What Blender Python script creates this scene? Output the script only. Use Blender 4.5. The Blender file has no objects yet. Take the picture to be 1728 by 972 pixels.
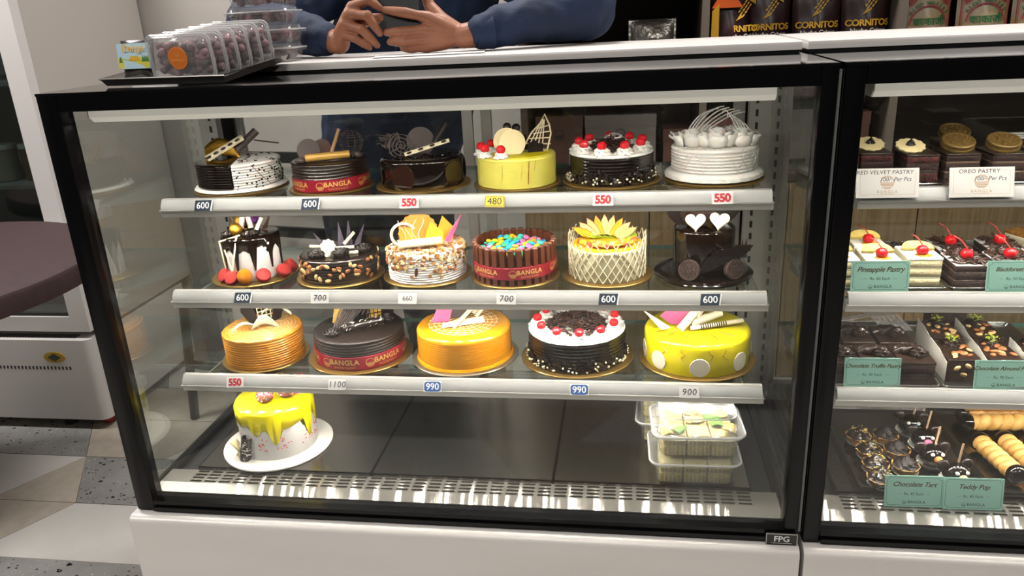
import bpy, math, random
from mathutils import Matrix, Vector
# ---------------------------------------------------------------- camera, world, light, exposure
SC = bpy.context.scene
COL = SC.collection
FLOOR = -0.5                      # z = 0 is the lower edge of the glass front of the cake case
_c = bpy.data.cameras.new('camera'); _c.sensor_width = 36.0; _c.lens = 1307.9 / 1728 * 36; _c.clip_start = 0.02
CAM = bpy.data.objects.new('camera', _c); COL.objects.link(CAM)
CAM.location = (0.918, -1.121, 0.851)
CAM.rotation_euler = (math.radians(70.324), math.radians(2.779), math.radians(8.084))
SC.camera = CAM
W = bpy.data.worlds.new('world'); SC.world = W; W.use_nodes = True
W.node_tree.nodes['Background'].inputs[0].default_value = (0.8, 0.85, 1.0, 1)
W.node_tree.nodes['Background'].inputs[1].default_value = 0.02
SC.view_settings.view_transform = 'Standard'; SC.view_settings.look = 'None'
SC.view_settings.gamma = 1.0; SC.view_settings.use_curve_mapping = False
SC.view_settings.exposure = 0.0
SC.cycles.transparent_max_bounces = 40; SC.cycles.max_bounces = 14
SC.cycles.diffuse_bounces = 4; SC.cycles.glossy_bounces = 5; SC.cycles.transmission_bounces = 6
SC.cycles.caustics_reflective = False; SC.cycles.caustics_refractive = False
SC.cycles.sample_clamp_indirect = 4.0
LED_E = 690.0                    # radiance of the diodes in the lamp bars of the cases
PANEL_W = 25.0                   # watts of each ceiling panel
def area(name, loc, sx, sy, power, rot=(0, 0, 0), col=(1, 1, 1)):
    l = bpy.data.lights.new(name, 'AREA'); l.shape = 'RECTANGLE'; l.size = sx; l.size_y = sy; l.energy = power; l.color = col
    o = bpy.data.objects.new(name, l); COL.objects.link(o); o.location = loc; o.rotation_euler = rot
    return o
for px, py, k in ((-1.5, -1.5, 2.0), (0.6, -1.9, 1.0), (2.5, -1.6, 1.0), (-1.2, 0.75, 2.2), (0.6, 0.85, 1.5), (2.4, 0.8, 1.5)):
    area('ceiling_light', (px, py, 2.275), 0.55, 0.55, PANEL_W*k, col=(1.0, 0.97, 0.935))

# ---------------------------------------------------------------- helpers: meshes
PI = math.pi
rnd = random.Random(7)
def T(x=0, y=0, z=0): return Matrix.Translation((x, y, z))
def RX(a): return Matrix.Rotation(math.radians(a), 4, 'X')
def RY(a): return Matrix.Rotation(math.radians(a), 4, 'Y')
def RZ(a): return Matrix.Rotation(math.radians(a), 4, 'Z')
def S(x, y=None, z=None): return Matrix.Diagonal((x, x if y is None else y, x if z is None else z, 1))
class G:
    def __init__(s): s.v = []; s.f = []
    def add(s, v, f, m=None):
        b = len(s.v)
        s.v += [tuple(m @ Vector(p)) for p in v] if m is not None else [tuple(p) for p in v]
        s.f += [tuple(b + i for i in q) for q in f]; return s
    def box(s, x0, x1, y0, y1, z0, z1, m=None):
        v = [(x, y, z) for z in (z0, z1) for y in (y0, y1) for x in (x0, x1)]
        return s.add(v, [(0, 2, 3, 1), (4, 5, 7, 6), (0, 1, 5, 4), (2, 6, 7, 3), (0, 4, 6, 2), (1, 3, 7, 5)], m)
    def cbox(s, sx, sy, sz, m=None, c=0.0):          # centred in x and y, standing on z = 0, chamfered
        if not c: return s.box(-sx/2, sx/2, -sy/2, sy/2, 0, sz, m)
        return s.prism(rrect(sx, sy, c, 2), sz, m, c * 0.6)
    def loft(s, rings, m=None, closed=True, cap0=True, cap1=True):
        n = len(rings[0]); v = [p for r in rings for p in r]; f = []
        for i in range(len(rings) - 1):
            for j in range(n if closed else n - 1):
                k = (j + 1) % n; f.append((i*n + j, i*n + k, (i+1)*n + k, (i+1)*n + j))
        if cap0: f.append(tuple(reversed(range(n))))
        if cap1: f.append(tuple((len(rings) - 1)*n + j for j in range(n)))
        return s.add(v, f, m)
    def lathe(s, prof, n=32, m=None, mod=None, cap0=True, cap1=True):
        rings = []
        for i, (r, z) in enumerate(prof):
            q = []
            for j in range(n):
                a = 2*PI*j/n; rr, zz = (r, z) if mod is None else mod(r, z, a, i)
                q.append((rr*math.cos(a), rr*math.sin(a), zz))
            rings.append(q)
        return s.loft(rings, m, True, cap0, cap1)
    def prism(s, poly, h, m=None, c=0.0):            # polygon in xy, from z=0 to h, optional chamfer
        n = len(poly)
        if c <= 0: return s.loft([[(x, y, 0) for x, y in poly], [(x, y, h) for x, y in poly]], m)
        cx = sum(p[0] for p in poly)/n; cy = sum(p[1] for p in poly)/n
        R = max(math.hypot(x-cx, y-cy) for x, y in poly); k = 1 - c/R
        ins = [(cx + (x-cx)*k, cy + (y-cy)*k) for x, y in poly]
        return s.loft([[(x, y, 0) for x, y in ins], [(x, y, c) for x, y in poly], [(x, y, h-c) for x, y in poly], [(x, y, h) for x, y in ins]], m)
    def tube(s, pts, r, n=8, m=None, closed=False, flat=1.0):
        pts = [Vector(p) for p in pts]; L = len(pts); rings = []
        up = Vector((0, 0, 1)); prev = None
        for i, p in enumerate(pts):
            d = (pts[(i+1) % L] - pts[i-1]) if closed else (pts[min(i+1, L-1)] - pts[max(i-1, 0)])
            d = d.normalized() if d.length > 1e-9 else Vector((0, 0, 1))
            if prev is None:
                a = d.cross(up if abs(d.z) < 0.95 else Vector((1, 0, 0))).normalized()
            else:
                a = (prev - d * prev.dot(d))
                a = a.normalized() if a.length > 1e-6 else d.orthogonal().normalized()
            prev = a; b = d.cross(a)
            rr = r[i] if isinstance(r, (list, tuple)) else r
            rings.append([tuple(p + a*(rr*math.cos(2*PI*j/n)) + b*(rr*flat*math.sin(2*PI*j/n))) for j in range(n)])
        if closed: rings.append(rings[0]); return s.loft(rings, m, True, False, False)
        return s.loft(rings, m)
    def ball(s, r, m=None, n=12, k=8, sx=1, sy=1, sz=1, mod=None):
        v = [(0, 0, -r*sz)]; f = []
        for i in range(1, k):
            t = -PI/2 + PI*i/k
            for j in range(n):
                a = 2*PI*j/n; q = r if mod is None else r*mod(a, t)
                v.append((q*math.cos(t)*math.cos(a)*sx, q*math.cos(t)*math.sin(a)*sy, q*math.sin(t)*sz))
        v.append((0, 0, r*sz)); L = len(v) - 1
        for j in range(n):
            f.append((0, 1 + (j+1) % n, 1 + j)); f.append((L, L - n + j, L - n + (j+1) % n))
        for i in range(k - 2):
            for j in range(n):
                a = 1 + i*n; f.append((a + j, a + (j+1) % n, a + n + (j+1) % n, a + n + j))
        return s.add(v, f, m)
    def sheet(s, rows, th=0.0, m=None):              # grid of points, optional thickness along normal z->given offset vector
        R = len(rows); C = len(rows[0]); v = [p for r in rows for p in r]; f = []
        for i in range(R-1):
            for j in range(C-1): f.append((i*C+j, i*C+j+1, (i+1)*C+j+1, (i+1)*C+j))
        return s.add(v, f, m)
    def mesh(s, name, mat, smooth=40, off=None):
        me = bpy.data.meshes.new(name)
        v = s.v if off is None else [(a-off[0], b-off[1], c-off[2]) for a, b, c in s.v]
        me.from_pydata(v, [], s.f); me.update()
        for mm in (mat if isinstance(mat, (list, tuple)) else [mat]): me.materials.append(mm)
        if smooth:
            me.polygons.foreach_set('use_smooth', [True]*len(me.polygons))
            me.set_sharp_from_angle(angle=math.radians(smooth))
        return me
    def build(s, name, mat, parent=None, smooth=40, world=False, **kw):
        return put(name, s.mesh(name, mat, smooth, parent.location if (world and parent is not None) else None), parent, **kw)
def put(name, me, parent=None, m=None, label=None, cat=None, group=None, kind=None):
    o = bpy.data.objects.new(name, me); COL.objects.link(o)
    if parent is not None: o.parent = parent
    if m is not None: o.matrix_local = m
    return tag(o, label, cat, group, kind)
def tag(o, label=None, cat=None, group=None, kind=None):
    for k, v in (('label', label), ('category', cat), ('group', group), ('kind', kind)):
        if v: o[k] = v
    return o
def thing(name, loc, label, cat, rz=0, group=None, kind=None):
    o = bpy.data.objects.new(name, None); COL.objects.link(o); o.empty_display_size = 0.02
    o.location = loc; o.rotation_euler = (0, 0, math.radians(rz))
    return tag(o, label, cat, group, kind)
def clone(root, loc=None, rz=None, label=None, m=None):
    c = root.copy(); COL.objects.link(c)
    if loc is not None: c.location = loc
    if rz is not None: c.rotation_euler = (0, 0, math.radians(rz))
    if label: c['label'] = label
    for ch in [k for k in root.children]:
        d = ch.copy(); COL.objects.link(d); d.parent = c
        for g in [k for k in ch.children]:
            e = g.copy(); COL.objects.link(e); e.parent = d
    return c
def rrect(sx, sy, r, k=4, cx=0, cy=0):
    out = []
    for qx, qy, a0 in ((1, 1, 0), (-1, 1, 90), (-1, -1, 180), (1, -1, 270)):
        for i in range(k + 1):
            a = math.radians(a0 + 90*i/k)
            out.append((cx + qx*(sx/2 - r) + r*math.cos(a), cy + qy*(sy/2 - r) + r*math.sin(a)))
    return out
def circ(r, n=24, sx=1, sy=1, mod=None):
    return [((r if mod is None else r*mod(2*PI*j/n))*math.cos(2*PI*j/n)*sx, (r if mod is None else r*mod(2*PI*j/n))*math.sin(2*PI*j/n)*sy) for j in range(n)]
_tcache = {}
def text_geo(body, size=1.0, bold=0.0, shear=0.0, spacing=1.0, align='CENTER'):
    key = (body, bold, shear, spacing, align)
    if key not in _tcache:
        cu = bpy.data.curves.new('t', 'FONT'); cu.body = body; cu.size = 1.0; cu.align_x = align; cu.align_y = 'CENTER'
        cu.offset = bold; cu.shear = shear; cu.space_character = spacing; cu.resolution_u = 3; cu.fill_mode = 'FRONT'
        o = bpy.data.objects.new('t', cu); COL.objects.link(o)
        dg = bpy.context.evaluated_depsgraph_get(); me = o.evaluated_get(dg).to_mesh()
        _tcache[key] = ([tuple(v.co) for v in me.vertices], [tuple(p.vertices) for p in me.polygons])
        o.evaluated_get(dg).to_mesh_clear(); bpy.data.objects.remove(o); bpy.data.curves.remove(cu)
    v, f = _tcache[key]
    return [(x*size, y*size, z) for x, y, z in v], f
def write(g, body, size, m, wrap=None, **kw):        # text lies in xy facing +z, then m; wrap(x,y)->(x,y,z)
    v, f = text_geo(body, size, **kw)
    if wrap: v = [wrap(p[0], p[1]) for p in v]
    return g.add(v, f, m)
FRONT = RX(90)                                       # turns a flat xy drawing to face -y (the shop side)

# ---------------------------------------------------------------- helpers: materials
def lin(h):
    if isinstance(h, str):
        h = h.lstrip('#'); c = [int(h[i:i+2], 16)/255 for i in (0, 2, 4)]
    else: c = list(h)
    return tuple((x/12.92 if x <= 0.04045 else ((x+0.055)/1.055)**2.4) for x in c) + (1.0,)
MATS = {}
def M(name, col, rough=0.5, metal=0.0, spec=0.5, col2=None, nscale=20.0, bump=0.0, bscale=60.0, coat=0.0, sss=0.0, aniso=0.0, emit=0.0, stretch=None, alpha=1.0):
    if name in MATS: return MATS[name]
    m = bpy.data.materials.new(name); m.use_nodes = True; nt = m.node_tree; b = nt.nodes['Principled BSDF']
    b.inputs['Base Color'].default_value = lin(col); b.inputs['Roughness'].default_value = rough; b.inputs['Metallic'].default_value = metal
    b.inputs['Specular IOR Level'].default_value = spec; b.inputs['Coat Weight'].default_value = coat; b.inputs['Coat Roughness'].default_value = 0.06
    b.inputs['Anisotropic'].default_value = aniso
    if sss: b.inputs['Subsurface Weight'].default_value = sss; b.inputs['Subsurface Scale'].default_value = 0.004; b.inputs['Subsurface Radius'].default_value = (1.0, .6, .4)
    if emit: b.inputs['Emission Color'].default_value = lin(col); b.inputs['Emission Strength'].default_value = emit
    b.inputs['Alpha'].default_value = alpha
    if col2 or bump:
        tc = nt.nodes.new('ShaderNodeTexCoord'); src = tc.outputs['Object']
        if stretch:
            mp = nt.nodes.new('ShaderNodeMapping'); mp.inputs['Scale'].default_value = stretch
            nt.links.new(src, mp.inputs['Vector']); src = mp.outputs['Vector']
    if col2:
        n = nt.nodes.new('ShaderNodeTexNoise'); n.inputs['Scale'].default_value = nscale; n.inputs['Detail'].default_value = 5
        r = nt.nodes.new('ShaderNodeValToRGB'); r.color_ramp.elements[0].position = .36; r.color_ramp.elements[1].position = .64
        r.color_ramp.elements[0].color = lin(col); r.color_ramp.elements[1].color = lin(col2)
        nt.links.new(src, n.inputs['Vector']); nt.links.new(n.outputs['Fac'], r.inputs['Fac']); nt.links.new(r.outputs['Color'], b.inputs['Base Color'])
    if bump:
        n2 = nt.nodes.new('ShaderNodeTexNoise'); n2.inputs['Scale'].default_value = bscale; n2.inputs['Detail'].default_value = 4
        bp = nt.nodes.new('ShaderNodeBump'); bp.inputs['Strength'].default_value = bump; bp.inputs['Distance'].default_value = 0.004
        nt.links.new(src, n2.inputs['Vector']); nt.links.new(n2.outputs['Fac'], bp.inputs['Height']); nt.links.new(bp.outputs['Normal'], b.inputs['Normal'])
    MATS[name] = m; return m
def glass(name, tint='#ffffff', refl=0.04, rough=0.0, haze=0.0, hazecol='#ffffff'):
    if name in MATS: return MATS[name]
    m = bpy.data.materials.new(name); m.use_nodes = True; nt = m.node_tree; nt.nodes.clear(); N = nt.nodes.new; L = nt.links.new
    out = N('ShaderNodeOutputMaterial'); tr = N('ShaderNodeBsdfTransparent'); tr.inputs[0].default_value = lin(tint)
    gl = N('ShaderNodeBsdfGlossy'); gl.inputs['Roughness'].default_value = rough; gl.inputs['Color'].default_value = (1, 1, 1, 1)
    lw = N('ShaderNodeLayerWeight'); lw.inputs['Blend'].default_value = 0.5
    p = N('ShaderNodeMath'); p.operation = 'POWER'; p.inputs[1].default_value = 5; L(lw.outputs['Facing'], p.inputs[0])
    a = N('ShaderNodeMath'); a.operation = 'MULTIPLY_ADD'; a.inputs[1].default_value = 1 - refl; a.inputs[2].default_value = refl; L(p.outputs[0], a.inputs[0])
    mx = N('ShaderNodeMixShader'); L(a.outputs[0], mx.inputs[0]); L(gl.outputs[0], mx.inputs[2])
    if haze:
        df = N('ShaderNodeBsdfDiffuse'); df.inputs[0].default_value = lin(hazecol); m2 = N('ShaderNodeMixShader'); m2.inputs[0].default_value = haze
        L(tr.outputs[0], m2.inputs[1]); L(df.outputs[0], m2.inputs[2]); L(m2.outputs[0], mx.inputs[1])
    else: L(tr.outputs[0], mx.inputs[1])
    L(mx.outputs[0], out.inputs[0]); MATS[name] = m; return m
def terrazzo():
    m = M('terrazzo', '#8d8b88', 0.35, col2='#9c9a97', nscale=9); nt = m.node_tree; N = nt.nodes.new; L = nt.links.new
    b = nt.nodes['Principled BSDF']; base = b.inputs['Base Color'].links[0].from_socket
    tc = N('ShaderNodeTexCoord'); prev = base
    for sc, lo, hi, c in ((27, .17, .19, '#1c1b1b'), (50, .18, .20, '#33312f'), (48, .12, .15, '#c9c6c2'), (90, .14, .17, '#b7b4af')):
        v = N('ShaderNodeTexVoronoi'); v.inputs['Scale'].default_value = sc; v.feature = 'F1'
        mp = N('ShaderNodeMapping'); mp.inputs['Location'].default_value = (sc*.37, sc*.11, 0); mp.inputs['Rotation'].default_value = (0, 0, sc); mp.inputs['Scale'].default_value = (1, 1.35, 1)
        L(tc.outputs['Object'], mp.inputs[0]); L(mp.outputs[0], v.inputs['Vector'])
        sb = N('ShaderNodeMath'); sb.operation = 'MULTIPLY_ADD'; sb.inputs[1].default_value = 1
        sep = N('ShaderNodeSeparateColor'); L(v.outputs['Color'], sep.inputs[0])
        ad = N('ShaderNodeMath'); ad.operation = 'MULTIPLY'; ad.inputs[1].default_value = .22; L(sep.outputs[0], ad.inputs[0]); L(v.outputs['Distance'], sb.inputs[0]); L(ad.outputs[0], sb.inputs[2])
        r = N('ShaderNodeMapRange'); r.inputs['From Min'].default_value = lo + .06; r.inputs['From Max'].default_value = hi + .06; r.inputs['To Min'].default_value = 1; r.inputs['To Max'].default_value = 0
        L(sb.outputs[0], r.inputs['Value'])
        x = N('ShaderNodeMix'); x.data_type = 'RGBA'; L(r.outputs[0], x.inputs['Factor']); L(prev, x.inputs['A']); x.inputs['B'].default_value = lin(c); prev = x.outputs['Result']
    L(prev, b.inputs['Base Color']); return m
GLASS = glass('clear_glass', '#fdfefd', 0.045)
FRONTGLASS = glass('front_glass_pane', '#fdfefd', 0.02)
SIDEGLASS = glass('side_glass', '#fafdfb', 0.25)
SHELFGLASS = glass('shelf_glass', '#f3f9f6', 0.07)
EDGE = M('glass_edge', '#4d7a72', 0.2, spec=0.8)
PLASTIC = glass('clear_plastic', '#fbfbfb', 0.085, 0.07, 0.10)
PRIM = glass('clear_plastic_rim', '#eeeeee', 0.14, 0.08, 0.32)
BLACK = M('black_frame', '#08080a', 0.2, spec=0.22)
BLACKTOP = M('black_glass_top', '#060607', 0.05, spec=0.6)
SOLID = M('white_solid_surface', '#d8d4d0', 0.3, col2='#cfcac6', nscale=3.0, stretch=(.4, 1, 2))
STEEL = M('brushed_steel', '#b9b6b1', 0.24, 1.0, aniso=.0, bump=0.02, bscale=300, stretch=(.02, 1, 1))
def brushed(name, col, rough, spread):
    m = M(name, col, rough, 0.6); nt = m.node_tree; N = nt.nodes.new; L = nt.links.new
    ge = N('ShaderNodeNewGeometry'); wn = N('ShaderNodeTexWhiteNoise'); wn.noise_dimensions = '3D'; L(ge.outputs['Position'], wn.inputs['Vector'])
    w2 = N('ShaderNodeSeparateColor'); L(wn.outputs['Color'], w2.inputs[0])
    ad = N('ShaderNodeMath'); ad.operation = 'ADD'; L(w2.outputs[0], ad.inputs[0]); L(w2.outputs[1], ad.inputs[1])
    sc = N('ShaderNodeMath'); sc.operation = 'MULTIPLY_ADD'; sc.inputs[1].default_value = spread; sc.inputs[2].default_value = -spread; L(ad.outputs[0], sc.inputs[0])
    cb = N('ShaderNodeCombineXYZ'); L(sc.outputs[0], cb.inputs['Y']); cb.inputs['Z'].default_value = 0
    va = N('ShaderNodeVectorMath'); va.operation = 'ADD'; L(ge.outputs['Normal'], va.inputs[0]); L(cb.outputs[0], va.inputs[1])
    vn = N('ShaderNodeVectorMath'); vn.operation = 'NORMALIZE'; L(va.outputs[0], vn.inputs[0]); L(vn.outputs[0], nt.nodes['Principled BSDF'].inputs['Normal'])
    return m
BRUSH = brushed('brushed_apron_steel', '#8a8781', .035, .36)   # grain runs along the case, so lamps smear across it
DECK = M('deck_steel', '#8f8a85', 0.24, 1.0, col2='#86817c', nscale=4)
ALU = M('aluminium', '#c4c2be', 0.38, 0.55)
RAILW = M('white_price_strip', '#a3a3a1', 0.35)
DARK = M('dark_void', '#101010', 0.6)
LEDM = M('led_diode', '#fff6ea', 0.4, emit=LED_E)
# ---------------------------------------------------------------- the room
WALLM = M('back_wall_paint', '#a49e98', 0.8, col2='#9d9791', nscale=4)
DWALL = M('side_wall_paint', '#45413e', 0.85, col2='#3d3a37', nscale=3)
CEIL = M('ceiling_paint', '#cfcac2', 0.85)
GROUT = M('grout', '#8f8271', 0.9)
X0, X1, Y0, Y1, ZC = -2.3, 3.6, -3.6, 1.785, 2.3
G().box(X0, X1, Y0, Y1, FLOOR-.06, FLOOR-.004).build('floor', GROUT, kind='structure')
FL = bpy.data.objects['floor']
G().box(X0, X1, Y0, Y1, ZC, ZC+.06).build('ceiling', CEIL, kind='structure')
G().box(X0, X1, Y1, Y1+.06, FLOOR-.06, ZC+.06).build('wall_back', WALLM, kind='structure')
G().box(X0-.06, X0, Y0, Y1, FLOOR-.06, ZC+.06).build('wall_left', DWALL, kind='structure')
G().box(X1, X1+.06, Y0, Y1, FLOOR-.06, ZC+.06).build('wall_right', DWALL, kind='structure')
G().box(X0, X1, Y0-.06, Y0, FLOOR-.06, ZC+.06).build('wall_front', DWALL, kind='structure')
LIGHTT = M('light_floor_tile', '#d5d1cc', 0.3, col2='#cdc8c2', nscale=5)
BEIGET = M('beige_floor_tile', '#bdb3a6', 0.4, col2='#b3a899', nscale=30)
TERR = terrazzo()
s_, hh = 0.294, 0.2525
rows = {}
# joints of a row: (x at the lower edge, x at the upper edge, tile to the right of the joint)
rows[0] = [(-2.3, -2.3, 0), (-1.6, -1.45, 2), (-.2, -.05, 1), (.5, .35, 2)]
rows[1] = [(-2.3, -2.3, 2), (-1.6, -1.75, 1), (-.9, -.754, 0), (-.17, -.317, 1), (.12, .267, 2)]
rows[2] = [(-2.3, -2.3, 2), (-1.79, -1.64, 0), (-1.047, -.9, 1), (-.754, -.9, 2), (-.317, -.17, 0), (.41, .27, 1)]
rows[3] = [(-2.3, -2.3, 0), (-1.6, -1.45, 2), (-.9, -1.047, 1), (-.61, -.46, 0), (-.17, -.317, 2), (.4, .55, 0)]
rows[4] = [(-2.3, -2.3, 2), (-1.5, -1.35, 0), (-.9, -1.047, 1), (-.46, -.61, 2), (.1, .25, 0)]
tile_mats = (LIGHTT, BEIGET, TERR)
r_ = random.Random(3)
for j in range(-16, 7):
    ya = 0.4215 + hh*(j-1); yb = ya + hh
    if yb > Y1: yb = Y1
    if yb - ya < .02 or ya < Y0: continue
    js = rows.get(j)
    if js is None:
        js = [(X0, X0, r_.randrange(3))]; x = X0 + .5; d = .147
        while x < X1 - .5:
            d = -d; js.append((x, x + d, (js[-1][2] + r_.choice((1, 2))) % 3)); x += r_.choice((.45, .75, .9))
    else:
        x = js[-1][0] + .7; d = .147; js = list(js)
        while x < X1 - .4: js.append((x, x + d, (js[-1][2] + 1) % 3)); d = -d; x += .75
    js = js + [(X1, X1, 0)]
    for k in range(len(js) - 1):
        a, b, mt = js[k]; a2, b2, _ = js[k+1]; e = .0016
        if min(a2, b2) < -2.2 or max(a, b) > 3.5: pass
        G().prism([(a + e, ya + e), (a2 - e, ya + e), (b2 - e, yb - e), (b + e, yb - e)] if b2 - b > .01 else [(a + e, ya + e), (a2 - e, ya + e), (b + e, yb - e)], .0045, T(0, 0, FLOOR - .0045)).build('floor_tile', tile_mats[mt], FL, smooth=0)
# ceiling panels round the lights
for o in [o for o in COL.objects if o.type == 'LIGHT' and o.name.startswith('ceiling_light')]:
    px, py = o.location.x, o.location.y
    g = G()
    for a, b, c, d in ((-.31, .31, -.31, -.285), (-.31, .31, .285, .31), (-.31, -.285, -.285, .285), (.285, .31, -.285, .285)): g.box(px+a, px+b, py+c, py+d, 2.27, 2.299)
    g.build('trim_light_panel', RAILW, kind='structure')

# ---------------------------------------------------------------- the two glass cases
def make_case(x0, wl, wr, label, plate):
    Wd, H, zb, zt = 1.197, .761, .019, .736
    t = thing('display_case', (x0, 0, FLOOR), label, 'display case', group='glass display cases')
    def P(name, g, mat, par=None, **kw):
        o = g.build(name, mat, None, world=False, **kw)
        p = par or t; o.parent = p
        o.location = (-p['ox'], -p['oy'], -p['oz']) if 'ox' in p.keys() else (-t.location.x, 0, -FLOOR)
        return o
    L, Rr = x0 + .001, x0 + Wd
    # base: white slab with a rounded upper edge, dark plinth
    pr = [(-.022, -.40), (-.022, -.018)] + [(-.022 + .014 - .014*math.cos(a), -.018 + .014*math.sin(a)) for a in (PI/6, PI/3, PI/2)] + [(.55, -.004), (.55, -.40)]
    P('base_panel', G().loft([[(x, y, z) for y, z in pr] for x in (L - .006 if wl > .033 else L, Rr)]), SOLID)
    P('plinth', G().box(L + .03, Rr - .03, .03, .52, FLOOR, -.40), DARK)
    # black front frame
    P('frame_post', G().prism(rrect(wl, .034, .004, 2, L + wl/2, .017), H, T(0, 0, 0)), BLACK)
    P('frame_post', G().prism(rrect(wr, .034, .004, 2, Rr - wr/2, .017), H, T(0, 0, 0)), BLACK)
    P('frame_rail', G().box(L + wl, Rr - wr, .001, .03, zt, H), BLACK)
    P('frame_rail', G().box(L + wl, Rr - wr, .001, .03, 0, zb).box(L + wl, Rr - wr, -.004, .004, 0, .008), BLACK)
    P('front_glass', G().box(L + wl - .004, Rr - wr + .004, .010, .016, zb - .004, zt + .004), FRONTGLASS, smooth=0)
    # ends
    for xa in (L + .010, Rr - .016):
        P('end_glass', G().box(xa, xa + .006, .034, .53, .02, H - .02), SIDEGLASS, smooth=0)
        P('end_rail', G().box(xa - .006, xa + .012, .034, .53, 0, .022), BLACK)
        P('end_rail', G().box(xa - .006, xa + .012, .034, .53, H - .03, H - .001), BLACK)
    # rear: uprights with slots, sliding glass doors in aluminium frames
    for xa, sgn in ((L + .03, 1), (Rr - .03, -1)):
        g = G().box(xa - .02, xa + .02, .44, .462, .03, H - .03)
        u = P('rear_upright', g, ALU)
        g = G()
        for k in range(27): g.box(xa - .0025 + sgn*.006, xa + .0025 + sgn*.006, .4385, .4399, .05 + k*.0245, .063 + k*.0245)
        o = g.build('slots', DARK, u, kind='stuff')
        P('rear_post', G().box(xa - .028, xa + .028, .50, .53, .0, H), BLACK)
    for k, (xa, xb, yy) in enumerate(((L + .05, L + .63, .512), (L + .57, Rr - .05, .50))):
        d = P('sliding_door', G().box(xa, xb, yy, yy + .005, .04, H - .03), GLASS, smooth=0)
        o = G()
        for q in (xa, xb - .022): o.box(q, q + .022, yy - .003, yy + .009, .03, H - .03)
        o.box(xa, xb, yy - .003, yy + .009, .03, .05).box(xa, xb, yy - .003, yy + .009, H - .05, H - .03)
        o.build('door_frame', ALU, d, smooth=0)
    # roof: black glass lid in front, white counter slab behind
    P('lid_glass', G().box(L, Rr, .001, .53, H, H + .004), BLACKTOP, smooth=0)
    pr = [(.25, .769)] + [(.25 + .006 - .006*math.cos(a), .777 + .006*math.sin(a)) for a in (0, PI/4, PI/2)] + [(.52, .783), (.52, .769)]
    cs = P('counter_slab', G().loft([[(x, y, z) for y, z in pr] for x in (L + .002, Rr - .0005)]), SOLID)
    g = G()
    for z in (.7656, .7674): g.box(L + .004, Rr - .002, .252, .51, z, z + .0008)
    P('slab_gasket', g.box(L + .006, Rr - .004, .256, .51, .765, .769), DARK)
    # deck: steel apron, slotted grille, three trays
    ap = [(L + .022, .034, .020), (Rr - .022, .034, .020), (Rr - .022, .052, .024), (L + .022, .052, .024)]
    P('apron', G().loft([[(x, .030, .021), (x, .056, .0255), (x, .056, .0235), (x, .030, .019)] for x in (L + .02, Rr - .02)]), BRUSH, smooth=0)
    P('deck_pan', G().box(L + .02, Rr - .02, .03, .50, .002, .008), DARK)
    g = G(); gx0, gx1, gy0, gy1 = L + .075, Rr - .062, .0562, .0985; nc, nr = 36, 4; cw = (gx1 - gx0)/nc; ch = (gy1 - gy0)/nr
    for i in range(nc):
        for j in range(nr):
            cx, cy = gx0 + (i + .5)*cw, gy0 + (j + .5)*ch
            o4 = [(cx + a*cw/2, cy + b*ch/2) for a, b in ((-1, -1), (0, -1), (1, -1), (1, 0), (1, 1), (0, 1), (-1, 1), (-1, 0))]
            a, b, q = cw*.41, ch*.27, ch*.2
            i8 = [(cx - a + q, cy - b), (cx, cy - b), (cx + a - q, cy - b), (cx + a, cy), (cx + a - q, cy + b), (cx, cy + b), (cx - a + q, cy + b), (cx - a, cy)]
            z = .0255
            v = [(x, y, z) for x, y in o4] + [(x, y, z) for x, y in i8] + [(x, y, z - .003) for x, y in i8]
            f = []
            for k in range(8):
                n = (k + 1) % 8; f.append((k, n, 8 + n, 8 + k)); f.append((8 + k, 8 + n, 16 + n, 16 + k))
            g.add(v, f)
    g.box(L + .02, gx0, gy0, gy1, .0235, .0255).box(gx1, Rr - .02, gy0, gy1, .0235, .0255)
    P('grille', g, BRUSH, smooth=0)
    sx = [L + .074, x0 + .432, x0 + .781, Rr - .062]
    for k in range(3):
        g = G(); a, b = sx[k] + .001, sx[k+1] - .001
        g.box(a, b, .099, .49, .030, .032).box(a, b, .099, .101, .018, .032).box(a, a + .002, .099, .49, .018, .032).box(b - .002, b, .099, .49, .018, .032)
        P('deck_tray', g, DECK, smooth=0)
    P('rear_sill', G().box(L + .02, Rr - .02, .485, .53, .0, .045), STEEL)
    # lamp bars and shelves
    def leds(par, ya, z, n=21):
        g = G()
        for k in range(n):
            x = L + .09 + (Wd - .18)*k/(n - 1); g.box(x - .004, x + .004, ya, ya + .008, z - .0004, z)
        g.build('leds', LEDM, par, kind='stuff', smooth=0)
    pr = [(.045, .735), (.045, .722), (.055, .713), (.092, .713), (.098, .722), (.098, .735)]
    c = P('canopy_lamp', G().loft([[(x, y, z) for y, z in pr] for x in (L + .05, Rr - .07)]), ALU, smooth=0)
    G().loft([[(x, y, z) for y, z in ((.0445, .7345), (.0445, .7215), (.0545, .7125), (.0549, .7129), (.0449, .7218), (.0449, .7345))] for x in (L + .052, Rr - .072)]).build('lamp_diffuser', M('lit_diffuser', '#f4efe4', .3, emit=.28), c, smooth=0)
    leds(c, .072, .7125)
    for i, (zf, yf, dx) in enumerate(((.562, .15, 0), (.390, .137, -.006), (.223, .123, -.012))):
        xa, xb = L + .078 + dx, Rr - .050
        zs = zf - .006
        s = P('shelf', G().box(xa + .01, xb - .01, yf + .012, .432, zs - .008, zs), SHELFGLASS, smooth=0)
        G().box(xa + .01, xb - .01, .4321, .4326, zs - .008, zs).build('glass_edge', EDGE, s, smooth=0)
        # price rail: white strip leaning back, aluminium profile under it, lip above
        st = [(yf + .004, zf - .003), (yf - .003, zf - .012), (yf - .0055, zf - .0205), (yf + .000, zf - .0212), (yf + .008, zf - .004)]
        G().loft([[(x, y, z) for y, z in st] for x in (xa, xb)]).build('price_rail', RAILW, s, smooth=30)
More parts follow.
